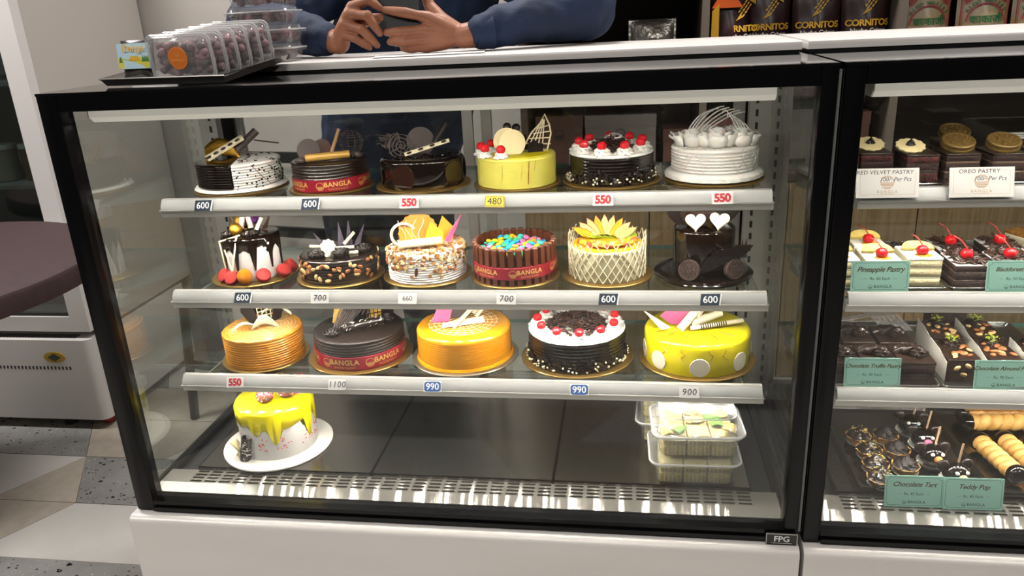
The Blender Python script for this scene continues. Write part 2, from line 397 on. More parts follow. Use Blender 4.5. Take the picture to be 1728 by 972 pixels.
        pf = [(yf - .0075, zf - .0207), (yf - .0075, zf - .0225), (yf - .0015, zf - .0235), (yf - .0005, zf - .0345), (yf + .002, zf - .036), (yf + .026, zf - .036), (yf + .026, zf - .0165), (yf + .004, zf - .0207)]
        G().loft([[(x, y, z) for y, z in pf] for x in (xa - .003, xb + .003)]).build('rail_profile', ALU, s, smooth=20)
        G().box(xa, xb, yf + .004, yf + .013, zf - .005, zf - .0025).build('rail_lip', ALU, s, smooth=0)
        for xq in (xa + .03, xb - .03):
            G().prism([(yf + .03, zs - .009), (.44, zs - .009), (.44, zs - .055), (.40, zs - .05), (yf + .03, zs - .018)], .003, T(xq, 0, 0) @ Matrix(((0, 0, 1, 0), (1, 0, 0, 0), (0, 1, 0, 0), (0, 0, 0, 1)))).build('bracket', ALU, s, smooth=0)
        leds(s, yf + .013, zf - .0362)
    if plate:
        n = P('nameplate', G().prism(rrect(.050, .023, .001, 1, x0 + 1.1695, .0065), .003, T(0, -.0045, 0) @ FRONT), M('plate_black', '#151516', .3))
        g = G()
        for xa, xb, za, zb2 in ((-.025, .025, .0105, .0115), (-.025, .025, -.0115, -.0105), (-.025, -.024, -.0105, .0105), (.024, .025, -.0105, .0105)): g.box(xa, xb, -.0005, 0, za, zb2, T(x0 + 1.1695, -.0075, .0065))
        g.build('plate_border', ALU, n, smooth=0)
        g = G(); write(g, 'FPG', .015, T(x0 + 1.1695, -.0079, .0075) @ FRONT, bold=.02, spacing=1.0); g.box(-.016, .016, -.0003, 0, -.0072, -.0066, T(x0 + 1.1695, -.0076, .0065)); g.build('lettering', M('plate_silver', '#d8d8d8', .3), n, smooth=0)
    return t
make_case(0.0, .036, .024, 'white based glass case filled with whole cakes', True)
make_case(1.203, .028, .028, 'glass case of pastry slices cut off by the right edge', False)
# thin pale strip in the gap between the cases
G().box(1.1985, 1.2025, .012, .03, .01, .755).build('trim_gap', M('gap_strip', '#8b938e', .3), kind='structure')
# ---------------------------------------------------------------- cake materials
CHOC = M('dark_chocolate', '#1d120d', .28, coat=.35)
GLAZE = M('chocolate_glaze', '#0f0704', .12, coat=.45)
MATTECHOC = M('matte_chocolate', '#190f0b', .5, bump=.15, bscale=200)
BROWNCHOC = M('milk_chocolate', '#4a2517', .4)
SHAVE = M('chocolate_shaving', '#3a2218', .55, bump=.3, bscale=300)
GREYCHOC = M('bloomed_chocolate', '#4a3f3c', .5)
CREAM = M('white_cream', '#ece8e2', .5, sss=.15)
WCHOC = M('white_chocolate', '#e3d6b4', .42)
IVORY = M('ivory_chocolate', '#f0dfa8', .42)
YELLOW = M('yellow_glaze', '#ecdc10', .2, col2='#e6d41a', nscale=14, coat=.4)
LEMON = M('lemon_cream', '#ddd463', .35, col2='#d5ca56', nscale=16, coat=.2)
ORANGE = M('orange_glaze', '#e39a17', .17, col2='#d98d10', nscale=9, coat=.5)
CARAMEL = M('caramel_cream', '#cb8827', .3, col2='#bd791b', nscale=12, coat=.25)
RED = M('cherry_red', '#cf1620', .16, coat=.5)
PINK = M('pink_chocolate', '#e2608d', .4)
GOLDB = M('gold_board', '#b08d4e', .32, .85)
WBOARD = M('white_board', '#dcd8d2', .6)
RIBBON = M('red_ribbon', '#90122a', .38, spec=.6)
GOLDINK = M('gold_print', '#d4ac5c', .45)
GOLD = M('gold_foil', '#d8a53c', .3, .9, bump=.3, bscale=120)
NUT = M('almond_brown', '#a4683a', .55, col2='#8a5029', nscale=60)
NUTIN = M('almond_flesh', '#cfae7a', .55)
KITKAT = M('wafer_bar_chocolate', '#5a2d1a', .38)
def noisy(seed=1, amp=.06, k=5):
    q = random.Random(seed); ph = [(q.random()*6.28, q.randint(2, k), q.random()) for _ in range(4)]
    return lambda a: 1 + amp*sum(w*math.sin(n*a + p) for p, n, w in ph)/2
def ridged(r, h, n=9, amp=.0012, top=.004, taper=0.0):
    out = [(r*.985, 0)]
    for i in range(n*4 + 1):
        t = i/(n*4); out.append((r - taper*t - amp*(0, .6, 1, .6)[i % 4], .001 + (h - top - .001)*t))
    out += [(r - taper - .0005, h - top*.5), (r - taper - top*.5, h - .0004), (r*.9, h), (r*.4, h + .0004)]
    return out
def smooth_prof(r, h, top=.005):
    return [(r*.99, 0), (r, .002)] + [(r - top + top*math.cos(a), h - top + top*math.sin(a)) for a in (0, PI/8, PI/4, 3*PI/8, PI/2)] + [(r*.5, h + .0003)]
def sector(g, prof, a0, a1, n, m=None):
    rings = []
    for r, z in prof:
        rings.append([(0, 0, z)] + [(r*math.cos(math.radians(a0 + (a1-a0)*j/n)), r*math.sin(math.radians(a0 + (a1-a0)*j/n)), z) for j in range(n + 1)])
    return g.loft(rings, m)
def rosette_geo(r, h, k=7, tw=2.0, n=42, lv=11, amp=.16):
    def md(rr, z, a, i): return rr*(1 + amp*math.cos(k*(a + tw*(i/lv)))), z
    prof = [(r*(1 - (i/lv)**1.7)*(.94 + .1*math.sin(i*1.4)) + r*.02, h*(i/lv)) for i in range(lv + 1)]
    return G().lathe(prof, n, None, md)
ROS = rosette_geo(1, 1).mesh('rosette', CREAM, 60)
ROSG = {}
def rosette(par, x, y, z, r, h, mat=CREAM, name='cream_rosette', rz=0, k=7, tw=2.0, tilt=0):
    key = (mat.name, k, tw, name)
    if key not in ROSG: ROSG[key] = rosette_geo(1, 1, k, tw).mesh(name, mat, 60)
    return put(name, ROSG[key], par, T(x, y, z) @ RX(tilt) @ RZ(rz) @ S(r, r, h))
BALLG = {}
def ball(par, x, y, z, r, mat, name, sx=1, sy=1, sz=1, rz=0, rx=0):
    key = (mat.name, name)
    if key not in BALLG: BALLG[key] = G().ball(1, n=16, k=10).mesh(name, mat, 180)
    return put(name, BALLG[key], par, T(x, y, z) @ RZ(rz) @ RX(rx) @ S(r*sx, r*sy, r*sz))
CHM = G().ball(1, n=16, k=12, mod=lambda a, t: 1 - .22*max(0, math.sin(t))**14).mesh('cherry', RED, 180)
def cherry(par, x, y, z, r, stem=None, rz=0):
    c = put('cherry', CHM, par, T(x, y, z) @ RZ(rz) @ RX(rnd.uniform(-30, 30)) @ S(r))
    if stem:
        p = [Vector((0, 0, .8)) + Vector(stem)*t/r + Vector((0, 0, 1.2*math.sin(t*PI)))*.35 for t in (0, .2, .4, .6, .8, 1)]
        G().tube(p, .11, 6).build('stem', M('cherry_stem', '#a8352a', .5), c)
    return c
def roll(par, p0, p1, r, mat, name='chocolate_roll', hollow=True, n=16, turns=1.25):
    p0, p1 = Vector(p0), Vector(p1); d = p1 - p0; q = d.to_track_quat('Z', 'Y').to_matrix().to_4x4()
    g = G()
    if hollow:
        ring = []
        k = int(n*turns)
        out = [((r - r*.22*i/k)*math.cos(2*PI*i/n), (r - r*.22*i/k)*math.sin(2*PI*i/n)) for i in range(k + 1)]
        inn = [((r*.86 - r*.22*i/k)*math.cos(2*PI*i/n), (r*.86 - r*.22*i/k)*math.sin(2*PI*i/n)) for i in range(k, -1, -1)]
        g.prism(out + inn, d.length, Matrix.Translation(p0) @ q)
    else: g.lathe([(r*.8, 0), (r, r*.25), (r, d.length - r*.25), (r*.8, d.length)], n, Matrix.Translation(p0) @ q)
    return g.build(name, mat, par)
def plate(par, poly, th, mat, name, m, c=0):
    return G().prism(poly, th, m, c).build(name, mat, par, smooth=30)
UP = RX(90)                                           # a flat drawing set upright, facing -y
def shard(par, x, y, z, pts, mat, name='chocolate_shard', th=.0018, rz=0, rx=0):
    return plate(par, pts, th, mat, name, T(x, y, z) @ RZ(rz) @ RX(90 + rx))
def stick(par, p0, p1, r, mat, name='chocolate_stick', n=8):
    return G().tube([p0, p1], r, n).build(name, mat, par)
def rose(par, x, y, z, r, mat, name='chocolate_rose', seed=0):
    q = random.Random(seed); g = G()
    for ring, (cnt, rad, ht, lean) in enumerate(((3, .28, .95, 5), (5, .52, .85, 22), (6, .78, .7, 42))):
        for k in range(cnt):
            a = 360*k/cnt + ring*31 + q.uniform(-8, 8); rowsx = []
            for i in range(4):
                v = i/3; rowsx.append([])
                for j in range(5):
                    u = (j - 2)/2; ww = .42*(.45 + .75*math.sin(PI*(.15 + .7*v)))
                    rowsx[-1].append((u*ww, -(.16*u*u) - .12*v*v*ring, v*ht*(1 - .16*u*u)))
            m = T(x, y, z) @ S(r) @ RZ(a) @ T(0, rad, .02) @ RX(-lean)
            g.sheet(rowsx, m=m)
    o = g.build(name, mat, par, 70)
    md = o.modifiers.new('t', 'SOLIDIFY'); md.thickness = r*.05
    return o
def scatter(par, name, n, fn, geo, mat, seed=0, label=None):   # many tiny pieces on one cake: one part of kind stuff
    q = random.Random(seed); g = G()
    for i in range(n):
        m = fn(q, i)
        if m is not None: g.add(geo.v, geo.f, m)
    return g.build(name, mat, par, kind='stuff', label=label)
KISS = G().lathe([(.9, -.1), (1, .25), (.75, .8), (.35, 1.25), (.08, 1.6)], 8)
CHIPB = G().box(-1, 1, -1, 1, -.45, .45)
FLAKE = G().prism([(-1, -.3), (-.2, -.5), (1, -.1), (.5, .4), (-.5, .35)], .16)
def on_side(R, a, z, out=0.0): return T((R + out)*math.cos(a), (R + out)*math.sin(a), z) @ RZ(math.degrees(a)) @ RY(90)
def board(par, r, mat=GOLDB, th=.003, mod=None, sx=1, sy=1, name='cake_board'):
    return G().prism(circ(r, 56, sx, sy, mod), th, None, .0008).build(name, mat, par)
def logo(g, r, m, wrap=None):
    v, f = [], []
    def quad(p): b = len(v); v.extend(p); f.append((b, b+1, b+2, b+3))
    n = 14
    for i in range(n):
        a, b = PI*i/n, PI*(i+1)/n
        quad([(r*math.cos(a), r*math.sin(a), 0), (r*math.cos(b), r*math.sin(b), 0), (.88*r*math.cos(b), .88*r*math.sin(b), 0), (.88*r*math.cos(a), .88*r*math.sin(a), 0)])
    for k in range(5):
        y0, y1 = -.02*r - .2*r*k, -.02*r - .2*r*k - .11*r
        w0, w1 = math.sqrt(max(0, r*r - y0*y0)), math.sqrt(max(0, r*r - y1*y1))
        quad([(-w0, y0, 0), (-w1, y1, 0), (w1, y1, 0), (w0, y0, 0)])
    if wrap: v = [wrap(p[0], p[1]) for p in v]
    g.add(v, f, m)
def slab_text(g, body, size, m, wrap, **kw):          # block letters with little slab feet
    write(g, body, size, m, wrap, **kw)
def ribbon(par, R, z0, z1, sx=1, sy=1, phases=(0,), tsize=.0135):
    o = G().lathe([(R, z0), (R + .0006, z0 + .0004), (R + .0006, z1 - .0004), (R, z1)], 72, S(sx, sy, 1)).build('ribbon', RIBBON, par)
    zc = (z0 + z1)/2; RR = R + .0011; g = G()
    for ph in phases:
        def wr(x, y, ph=ph): a = ph + x/RR; return (RR*math.sin(a)*sx, -RR*math.cos(a)*sy, zc + y)
        logo(g, tsize*.62, None, lambda x, y: wr(x - tsize*2.55, y))
        write(g, 'BANGLA', tsize, None, lambda x, y: wr(x + .1*tsize, y + tsize*.2), bold=.025, spacing=1.08)
        write(g, 'PASTRYSHOP', tsize*.38, None, lambda x, y: wr(x + .1*tsize, y - tsize*.52), bold=.01, spacing=1.35)
    g.build('lettering', GOLDINK, o, 0, label='gold lettering and bowl emblem printed on the ribbon')
    return o
CG = 'cakes on display'
def cake(x, y, z, label): return thing('cake', (x, y, z), label, 'cake', math.degrees(math.atan2(.918 - x, 1.121 + y)), CG)   # turned to face the shop floor
Z1, Z2, Z3, ZD = .5565, .3845, .2175, .0325

# ---------------------------------------------------------------- top shelf, left to right
def cake_half():
    c = cake(.182, .262, Z1, 'round cake half black glaze, half white ridged cream with chocolate chips'); R, H = .078, .052
    board(c, .088); zb = .003
    G().lathe([(.083, 0), (.086, .003), (.083, .007), (.07, .008)], 60, T(0, 0, zb), lambda r, z, a, i: (r*(1 + .02*math.sin(30*a)), z)).build('cream_border', CREAM, c)
    g = G(); sector(g, ridged(R, H, 10, .0014), -101, 97, 40, T(0, 0, zb)); g.build('white_half', CREAM, c, 50)
    g = G(); sector(g, ridged(R + .001, H + .001, 10, .0008), 97, 257, 36, T(0, 0, zb)); g.build('dark_half', GLAZE, c, 50)
    z = zb + H
    scatter(c, 'chocolate_chips', 70, lambda q, i: on_side(R, math.radians(q.uniform(-99, 20)), zb + q.uniform(.004, H - .003), -.0008) @ S(q.uniform(.0013, .0023)), KISS, CHOC, 3)
    scatter(c, 'chocolate_flakes', 46, lambda q, i: T(q.uniform(.0, .065)*1, q.uniform(-.06, .05), z + .001) @ RZ(q.uniform(0, 360)) @ RX(q.uniform(-40, 40)) @ S(q.uniform(.002, .004)), FLAKE, CHOC, 4)
    for k in range(3):
        q = random.Random(k); a0 = -75 + 25*k
        G().tube([on_side(R, math.radians(a0 + 5*i), zb + H*(.9 - .14*i) + q.uniform(-.003, .003), .0005) @ Vector((0, 0, 0)) for i in range(6)], .0006, 5).build('chocolate_drizzle', CHOC, c)
    # curled dark shell with gold inside
    rows_ = [[(.032*u*(1 - .15*v), .016*v - .014*u*u, .012 + .03*v - .012*abs(u)**1.5) for u in [i/6 for i in range(-6, 7)]] for v in (0, .25, .5, .75, 1)]
    o = G().sheet(rows_, m=T(-.028, .02, z - .004) @ RZ(8)).build('chocolate_shell', GOLD, c, 80, label='curled shell with a gold inside')
    o2 = G().sheet([[(a, b + .0022, d - .0012) for a, b, d in r] for r in rows_], m=T(-.028, .02, z - .004) @ RZ(8)).build('shell_back', CHOC, o, 80)
    for oo in (o, o2): oo.modifiers.new('s', 'SOLIDIFY').thickness = .001
    o = roll(c, (-.054, -.02, z + .006), (.014, .006, z + .036), .0085, WCHOC, 'white_chocolate_roll', True, 18, .6)
    g = G()
    for k in range(5): g.ball(.0035, T(-.05 + .0135*k, -.0225 + .005*k - .004, z + .012 + .006*k) @ RY(-25) @ S(1.5, .4, .7), 8, 5)
    g.build('chocolate_spots', CHOC, o, kind='stuff')
    roll(c, (.0, .012, z + .014), (.042, .02, z + .046), .009, GREYCHOC, 'dark_chocolate_roll', True, 18, .7)
    G().tube([(.035, .03, z + .028), (.08, .03, z + .018)], .0016, 6).build('chocolate_stick', GREYCHOC, c)
cake_half()
def cake_ribbon_small():
    c = cake(.367, .253, Z1, 'dark cake in red ribbon with a golden stick on top shelf'); R, H = .070, .050
    board(c, .079); b = G().lathe(ridged(R, H, 8, .0016, .004), 64, T(0, 0, .003)).build('cake_body', CHOC, c, 50)
    ribbon(c, R + .0006, .004, .026, phases=(.12, 1.25, -1.02), tsize=.0122); z = .003 + H
    roll(c, (-.042, -.028, z + .008), (.038, -.03, z + .0095), .0075, M('gold_wafer', '#c29a4f', .45, .3), 'golden_wafer_stick', False)
    shard(c, -.035, .005, z, circ(.021, 28, 1, 1), GREYCHOC, 'chocolate_disc', .003, 8, -12).location = (0, 0, .017)
    shard(c, -.01, .012, z + .018, circ(.017, 24), BROWNCHOC, 'chocolate_disc', .003, -10, -8)
    # wire globe of chocolate
    g = G()
    for k in range(5): g.tube([(.022*math.cos(t), 0, .022*math.sin(t)) for t in [2*PI*i/20 for i in range(20)]], .0007, 5, T(.044, .012, z + .025) @ RZ(36*k), True)
    for k in (-.014, -.005, .005, .014):
        rr = math.sqrt(.022**2 - k*k); g.tube([(rr*math.cos(t), rr*math.sin(t), k) for t in [2*PI*i/20 for i in range(20)]], .0007, 5, T(.044, .012, z + .025), True)
    g.build('chocolate_lattice_globe', GREYCHOC, c)
    stick(c, (.006, -.02, z + .014), (.024, .0, z + .052), .0035, M('wafer_tan', '#a88458', .6), 'wafer_stick')
    for k, (x, y) in enumerate(((-.05, -.025), (.05, -.015))): rose(c, x, y, z, .011, GREYCHOC, seed=k)
cake_ribbon_small()
def cake_discs():
    c = cake(.542, .262, Z1, 'glossy dark chocolate cake with round discs around its side'); R, H = .076, .052
    board(c, .088); G().lathe(smooth_prof(R, H, .007), 64, T(0, 0, .003)).build('cake_body', GLAZE, c); z = .003 + H
    for a in (-175, -118, -45, 10, 80, 135):
        put('glaze_disc', G().prism(circ(.0225, 30), .0022, None, .0007).mesh('glaze_disc', M('thin_dark_disc', '#2a1710', .1, coat=.7)), c, on_side(R - .0012, math.radians(a), .003 + .024) @ RX(0))
    def coil(cx, cz, r0, turns, par, nm):
        n = int(turns*18); p = [(cx + r0*(i/n)*math.cos(2*PI*turns*i/n), 0, cz + r0*(i/n)*math.sin(2*PI*turns*i/n)) for i in range(3, n + 1)]
        g = G().tube(p, .0013, 6, T(0, -.012, z) @ RX(-10))
        for k in range(7): g.tube([(cx, 0, cz), (cx + r0*math.cos(k*.9), 0, cz + r0*math.sin(k*.9))], .0009, 5, T(0, -.012, z) @ RX(-10))
        return g.build(nm, GREYCHOC, par)
    coil(-.035, .019, .026, 4, c, 'chocolate_spiral')
    g = G(); q = random.Random(5)
    for k in range(26):
        x, zz = -.065 + .03*q.random(), .014 + .02*q.random(); g.tube([(x, .005, zz), (x + q.uniform(-.012, .004), .005, zz + q.uniform(-.004, .01)), (x + q.uniform(-.02, .006), .004, zz + q.uniform(-.004, .012))], .001, 5, T(0, 0, z))
    g.build('chocolate_coral', GREYCHOC, c)
    shard(c, .0, .012, z + .022, circ(.026, 30), GREYCHOC, 'chocolate_disc', .0022, 14, -8)
    roll(c, (.026, .012, z + .018), (.05, .022, z + .05), .006, MATTECHOC, 'dark_chocolate_roll')
    o = roll(c, (-.03, -.03, z + .004), (.052, -.022, z + .023), .0065, WCHOC, 'white_chocolate_roll', True, 18, .55)
    g = G()
    for k in range(4): g.ball(.004, T(-.022 + .021*k, -.0375 + .002*k, z + .0105 + .005*k) @ RY(-15) @ S(1.3, .35, .55), 8, 5)
    g.build('chocolate_spots', CHOC, o, kind='stuff')
    scatter(c, 'glaze_crumbs', 60, lambda q, i: T(q.uniform(-.05, .06), q.uniform(-.045, -.01), z + .001) @ RZ(q.uniform(0, 360)) @ RX(q.uniform(0, 90)) @ S(q.uniform(.0025, .005)), FLAKE, GLAZE, 9)
cake_discs()
def cake_lemon():
    c = cake(.718, .256, Z1, 'pale yellow cake with a white lattice sail and yellow discs'); R, H = .071, .052
    board(c, .079); G().lathe(ridged(R, H, 22, .0004, .005), 64, T(0, 0, .003)).build('cake_body', LEMON, c, 60); z = .003 + H
    G().prism(circ(.062, 40), .0012, T(0, 0, z - .0004), .0004).build('glaze_top', YELLOW, c)
    STRK = M('caramel_streak', '#b7761f', .3)
    for a0, z0, z1, w in ((-72, .048, .008, .0028), (-62, .05, .03, .0012), (-110, .045, .012, .001), (-82, .046, .014, .0008)):
        G().tube([on_side(R, math.radians(a0 - 3*t), .003 + z0 + (z1 - z0)*t, -.0002) @ Vector((0, 0, 0)) for t in (0, .2, .4, .6, .8, 1)], [w*.3, w*.8, w*.5, w, w*.8, w*.6], 6, None, False, .4).build('caramel_streak', STRK, c)
    for k, (x, y) in enumerate(((-.062, -.006), (-.054, -.034), (-.026, -.052), (-.044, .02))):
        rosette(c, x, y, z, .0125, .018, rz=k*40); cherry(c, x, y - .002, z + .0155, .0082)
    for x, zz, ry in ((-.016, .022, -8), (-.006, .02, 10)):
        shard(c, x, -.006 - (.01 if ry > 0 else 0), z + zz, circ(.0235, 30), IVORY, 'yellow_disc', .0022, ry, -12)
    # lattice sail
    g = G(); P0, P1, P2 = Vector((.012, 0, .006)), Vector((.056, 0, .001)), Vector((.054, 0, .064))
    ml = T(0, .004, z) @ RX(-8)
    out = [P0, Vector((.03, 0, .034)), Vector((.045, 0, .048)), P2, Vector((.062, 0, .045)), Vector((.064, 0, .03)), P1]
    g.tube(out, .0017, 6, ml); g.tube([P1, P0], .0017, 6, ml)
    for t in (.2, .4, .6, .8):
        a = P0.lerp(P1, t); g.tube([a, a + (P2 - a)*(.86 if t > .3 else .72)], .0012, 6, ml)
        b = P1.lerp(P2, t); k = P0.lerp(Vector((.045, 0, .048)), t); g.tube([k, Vector((.063, 0, .001 + .055*t))], .0012, 6, ml)
    g.build('lattice_sail', WCHOC, c)
    for x, y, zz, rz, rx in ((.006, .012, .022, 20, 30), (.022, .006, .012, -30, 40), (.034, -.004, .006, 10, 60)):
        plate(c, [(-.014, -.01), (.013, -.012), (.016, .008), (-.01, .012)], .002, CHOC, 'chocolate_piece', T(x, y, z + zz) @ RZ(rz) @ RX(rx))
    ball(c, -.014, .004, z + .046, .0075, CHOC, 'chocolate_ball'); ball(c, .002, .012, z + .042, .008, CHOC, 'chocolate_ball')
cake_lemon()
def black_forest(c, R, H, nros, rshave, seed, chips, bord, ros=(.0165, .019), chr_=.0085):
    board(c, bord); zb = .003
    G().lathe(ridged(R, H - .003, 8, .0009, .003), 64, T(0, 0, zb)).build('cake_body', GLAZE, c, 50)
    z = zb + H
    G().lathe([(R - .002, H - .006), (R - .0008, H - .003), (R - .003, H), (R*.5, H + .0008)], 64, T(0, 0, zb), lambda r, zz, a, i: (r, zz + (.0012*math.sin(9*a) if i == 0 else 0))).build('cream_top', CREAM, c)
    for k in range(nros):
        a = 2*PI*(k + .35)/nros; rr = R - ros[0] - .002
        x, y = rr*math.cos(a), rr*math.sin(a); rosette(c, x, y, z - .001, ros[0], ros[1], rz=k*50); cherry(c, x, y - .003, z + ros[1]*.80, chr_, rz=k*70)
    def sh(q, i):
        t = math.sqrt(q.random()); a = q.uniform(0, 6.283); hgt = (1 - t*t)*.022
        return T(rshave*t*math.cos(a), rshave*t*math.sin(a), z + .001 + hgt*q.random()) @ RZ(q.uniform(0, 360)) @ RX(q.uniform(-50, 50)) @ RY(q.uniform(-45, 45)) @ S(q.uniform(.005, .011), q.uniform(.003, .006), .008)
    scatter(c, 'chocolate_shavings', int(rshave*rshave*130000), sh, FLAKE, SHAVE, seed, 'heap of brown chocolate shavings')
    def bits(q, i):
        a = q.uniform(0, 6.283); h = abs(q.gauss(0, .011)); h = h if h < .026 else q.uniform(0, .01)
        return on_side(R, a, zb + .001 + h, .0006) @ RZ(q.uniform(0, 360)) @ RX(q.uniform(-35, 35)) @ S(q.uniform(.002, .0042), .0022, .002)
    scatter(c, 'chocolate_bits', 420, bits, CHIPB, CHOC, seed + 1)
    scatter(c, 'white_chips', chips, lambda q, i: on_side(R + .003, q.uniform(0, 6.283), zb + .003 + abs(q.gauss(0, .008)), .0003) @ S(q.uniform(.0017, .0024)), KISS, WCHOC, seed + 2)
c = cake(.887, .268, Z1, 'small black forest cake with ring of cherries on top shelf'); black_forest(c, .075, .052, 9, .042, 21, 60, .087)
put('chocolate_medallion', G().prism(circ(.015, 24, 1.2, .7), .002).mesh('chocolate_medallion', CHOC), c, T(.005, .046, .066) @ RX(75))
def cake_white():
    c = cake(1.066, .275, Z1, 'all white ridged cake topped with white roses and loops'); R, H = .074, .056
    board(c, .088); zb = .003
    G().lathe(ridged(R, H, 9, .0016, .005), 64, T(0, 0, zb)).build('cake_body', CREAM, c, 50); z = zb + H
    G().lathe([(.079, 0), (.0845, .003), (.0835, .009), (.078, .013), (.07, .014)], 96, T(0, 0, zb), lambda r, zz, a, i: (r*(1 + .018*math.sin(28*a + i*.8)), zz)).build('cream_border', CREAM, c)
    for k, (x, y, r) in enumerate(((-.038, -.014, .031), (.004, -.024, .034), (.042, -.012, .031), (-.014, .03, .031), (.03, .035, .029))):
        rose(c, x, y, z - .002, r, CREAM, 'white_rose', 30 + k)
    for k, (x, y, a) in enumerate(((.066, -.02, -10), (.066, .0, 20), (-.068, -.012, 200), (-.066, .01, 170))):
        rows_ = [[(.03*v, .009*u*math.sin(PI*(.15 + .8*v)), .012*v*v + .004*u*u) for u in (-1, -.5, 0, .5, 1)] for v in (0, .25, .5, .75, 1)]
        o = G().sheet(rows_, m=T(x*.72, y, z + .004) @ RZ(a)).build('white_petal', CREAM, c, 80); o.modifiers.new('s', 'SOLIDIFY').thickness = .0014
    for k in range(7):
        x0 = -.05 + .004*k; x1 = -.012 + .009*k; zt = .062 - .003*abs(k - 2)
        pts = [((1-t)**2*x0 + 2*t*(1-t)*(x1 - .02) + t*t*(x1 + .008), .006 + .004*k*t, z + .012 + (zt - .012)*(1 - (1 - 1.02*t)**2)) for t in [i/10 for i in range(11)]]
        G().tube(pts, .0013, 6).build('cream_loop', CREAM, c)
    for k in range(5):
        x0 = .012 + .008*k
        pts = [(x0 + .03*t*t, .002*k, z + .052 - .006*k - .036*t*t + .012*math.sin(PI*t)) for t in [i/8 for i in range(9)]]
        G().tube(pts, .0012, 6).build('cream_loop', CREAM, c)
    g = G(); q = random.Random(2)
    for k in range(9):
        a0 = q.uniform(-150, -20); p = []
        for i in range(7): p.append(on_side(R, math.radians(a0 + 7*i), zb + .014 + (.036)*abs(math.sin(k + i*.7)), .0002) @ Vector((0, 0, 0)))
        g.tube(p, .0005, 5)
    g.build('cream_threads', CREAM, c, kind='stuff')
    scatter(c, 'silver_sugar', 50, lambda q, i: T(q.uniform(-.06, .06), q.uniform(-.068, -.05), z + .0005) @ S(.0006), CHIPB, M('grey_sugar', '#8a8a88', .4, .5), 8)
cake_white()

# ---------------------------------------------------------------- middle shelf
def cake_drip():
    c = cake(.189, .246, Z2, 'tall black and white drip cake ringed by red macarons'); R, H = .053, .083
    board(c, .083, GOLDB); zb = .003
    G().lathe(smooth_prof(R, H - .002, .003), 56, T(0, 0, zb)).build('cake_body', M('white_icing', '#e4e0dc', .35), c)
    ND = 10; q = random.Random(4); ln = [q.choice((.062, .07, .078, .08)) for _ in range(ND)]; bs = [q.uniform(.008, .020) for _ in range(ND + 1)]
    def drip(r, z, a, i):
        if i > 1: return r, z
        k = (a/(2*PI)*ND) % ND; f = k - int(k); d = ln[int(k) % ND]; b0 = bs[int(k) % ND] if f < .5 else bs[(int(k) + 1) % ND]; g_ = abs(f - .5)*2; t = max(0, (g_ - .14)/.86)
        w = 1 - max(0, 1 - (1 - t)**2)**.3 if g_ > .14 else 1 - .06*(g_/.14)**2
        return r, H - (b0 + (d - b0)*w) + (0 if i == 1 else -.001)
    G().lathe([(R + .0004, 0), (R + .0022, 0), (R + .0022, H - .003), (R, H), (R*.5, H + .0006)], 260, T(0, 0, zb), drip).build('dark_drip_glaze', GLAZE, c, 70, label='glossy black glaze running down in drips')
    z = zb + H
    MAC = M('macaron_red', '#b02c28', .75, bump=.4, bscale=220); MACG = G().lathe([(.5, -.42), (.9, -.38), (1, -.2), (.98, -.06), (.86, -.03), (.86, .03), (.98, .06), (1, .2), (.9, .42), (.45, .52)], 24).mesh('macaron', MAC)
    for k, (x, y, lean, rz) in enumerate(((-.058, -.028, 60, -60), (-.045, -.05, 55, -30), (.012, -.064, 48, 8), (.05, -.05, 46, 40), (.067, -.022, 50, 70))):
        put('macaron', MACG, c, T(x, y, zb + .012) @ RZ(rz) @ RX(lean) @ S(.014))
    o = ball(c, -.022, -.064, zb + .015, .0145, M('orange_foil', '#e08a18', .3, .5, bump=.6, bscale=140), 'wrapped_chocolate', 1, 1, 1.05); tag(o, 'orange foil wrapped chocolate ball')
    for p0, p1 in (((-.052, -.03, zb + .005), (-.057, -.02, z - .006)), ((-.046, -.05, zb + .012), (-.024, -.045, z + .008)), ((-.04, -.048, zb + .01), (-.05, -.03, z - .02)), ((-.057, -.028, z - .004), (-.018, -.03, z + .004))): stick(c, p0, p1, .0017, WCHOC, 'white_chocolate_stick')
    ball(c, -.024, -.012, z + .012, .0125, GOLD, 'gold_chocolate_ball'); ball(c, -.014, .02, z + .02, .0125, GOLD, 'gold_chocolate_ball')
    ball(c, .012, .016, z + .024, .012, M('purple_foil', '#7c3f92', .3, .6, bump=.6, bscale=150), 'purple_foil_ball')
    for k, (x, y) in enumerate(((-.042, -.008), (-.005, -.028), (.006, -.024))): rose(c, x, y, z, .0105, CHOC, seed=60 + k)
    roll(c, (-.014, .0, z + .01), (-.006, .008, z + .04), .0055, M('rosy_roll', '#ecd6c8', .45), 'white_chocolate_roll'); roll(c, (.004, .002, z + .008), (.0, .01, z + .042), .0055, M('rosy_roll', '#ecd6c8', .45), 'white_chocolate_roll')
    roll(c, (.012, -.012, z + .004), (.026, -.002, z + .026), .0042, M('rosy_roll', '#ecd6c8', .45), 'white_chocolate_roll')
    shard(c, .022, .006, z, [(0, 0), (.012, .002), (.026, .036)], glass('brown_sugar_pane', '#a98f78', .08, .1, .2, '#8a6a50'), 'sugar_shard', .0015, 10, -5)
    shard(c, -.036, .01, z, [(0, 0), (.012, .002), (.004, .036)], glass('brown_sugar_pane', '#a98f78'), 'sugar_shard', .0015, -20, -5)
    scatter(c, 'gold_flakes', 40, lambda q, i: T(q.uniform(-.035, .015), q.uniform(-.03, .0), z + q.uniform(.012, .02)) @ RZ(q.uniform(0, 360)) @ S(.0022), FLAKE, GOLD, 7)
    for a, zz in ((-65, .064), (-58, .072)): ball(c, (R + .002)*math.cos(math.radians(a)), (R + .002)*math.sin(math.radians(a)), zz, .0025, CREAM, 'sugar_pearl')
cake_drip()
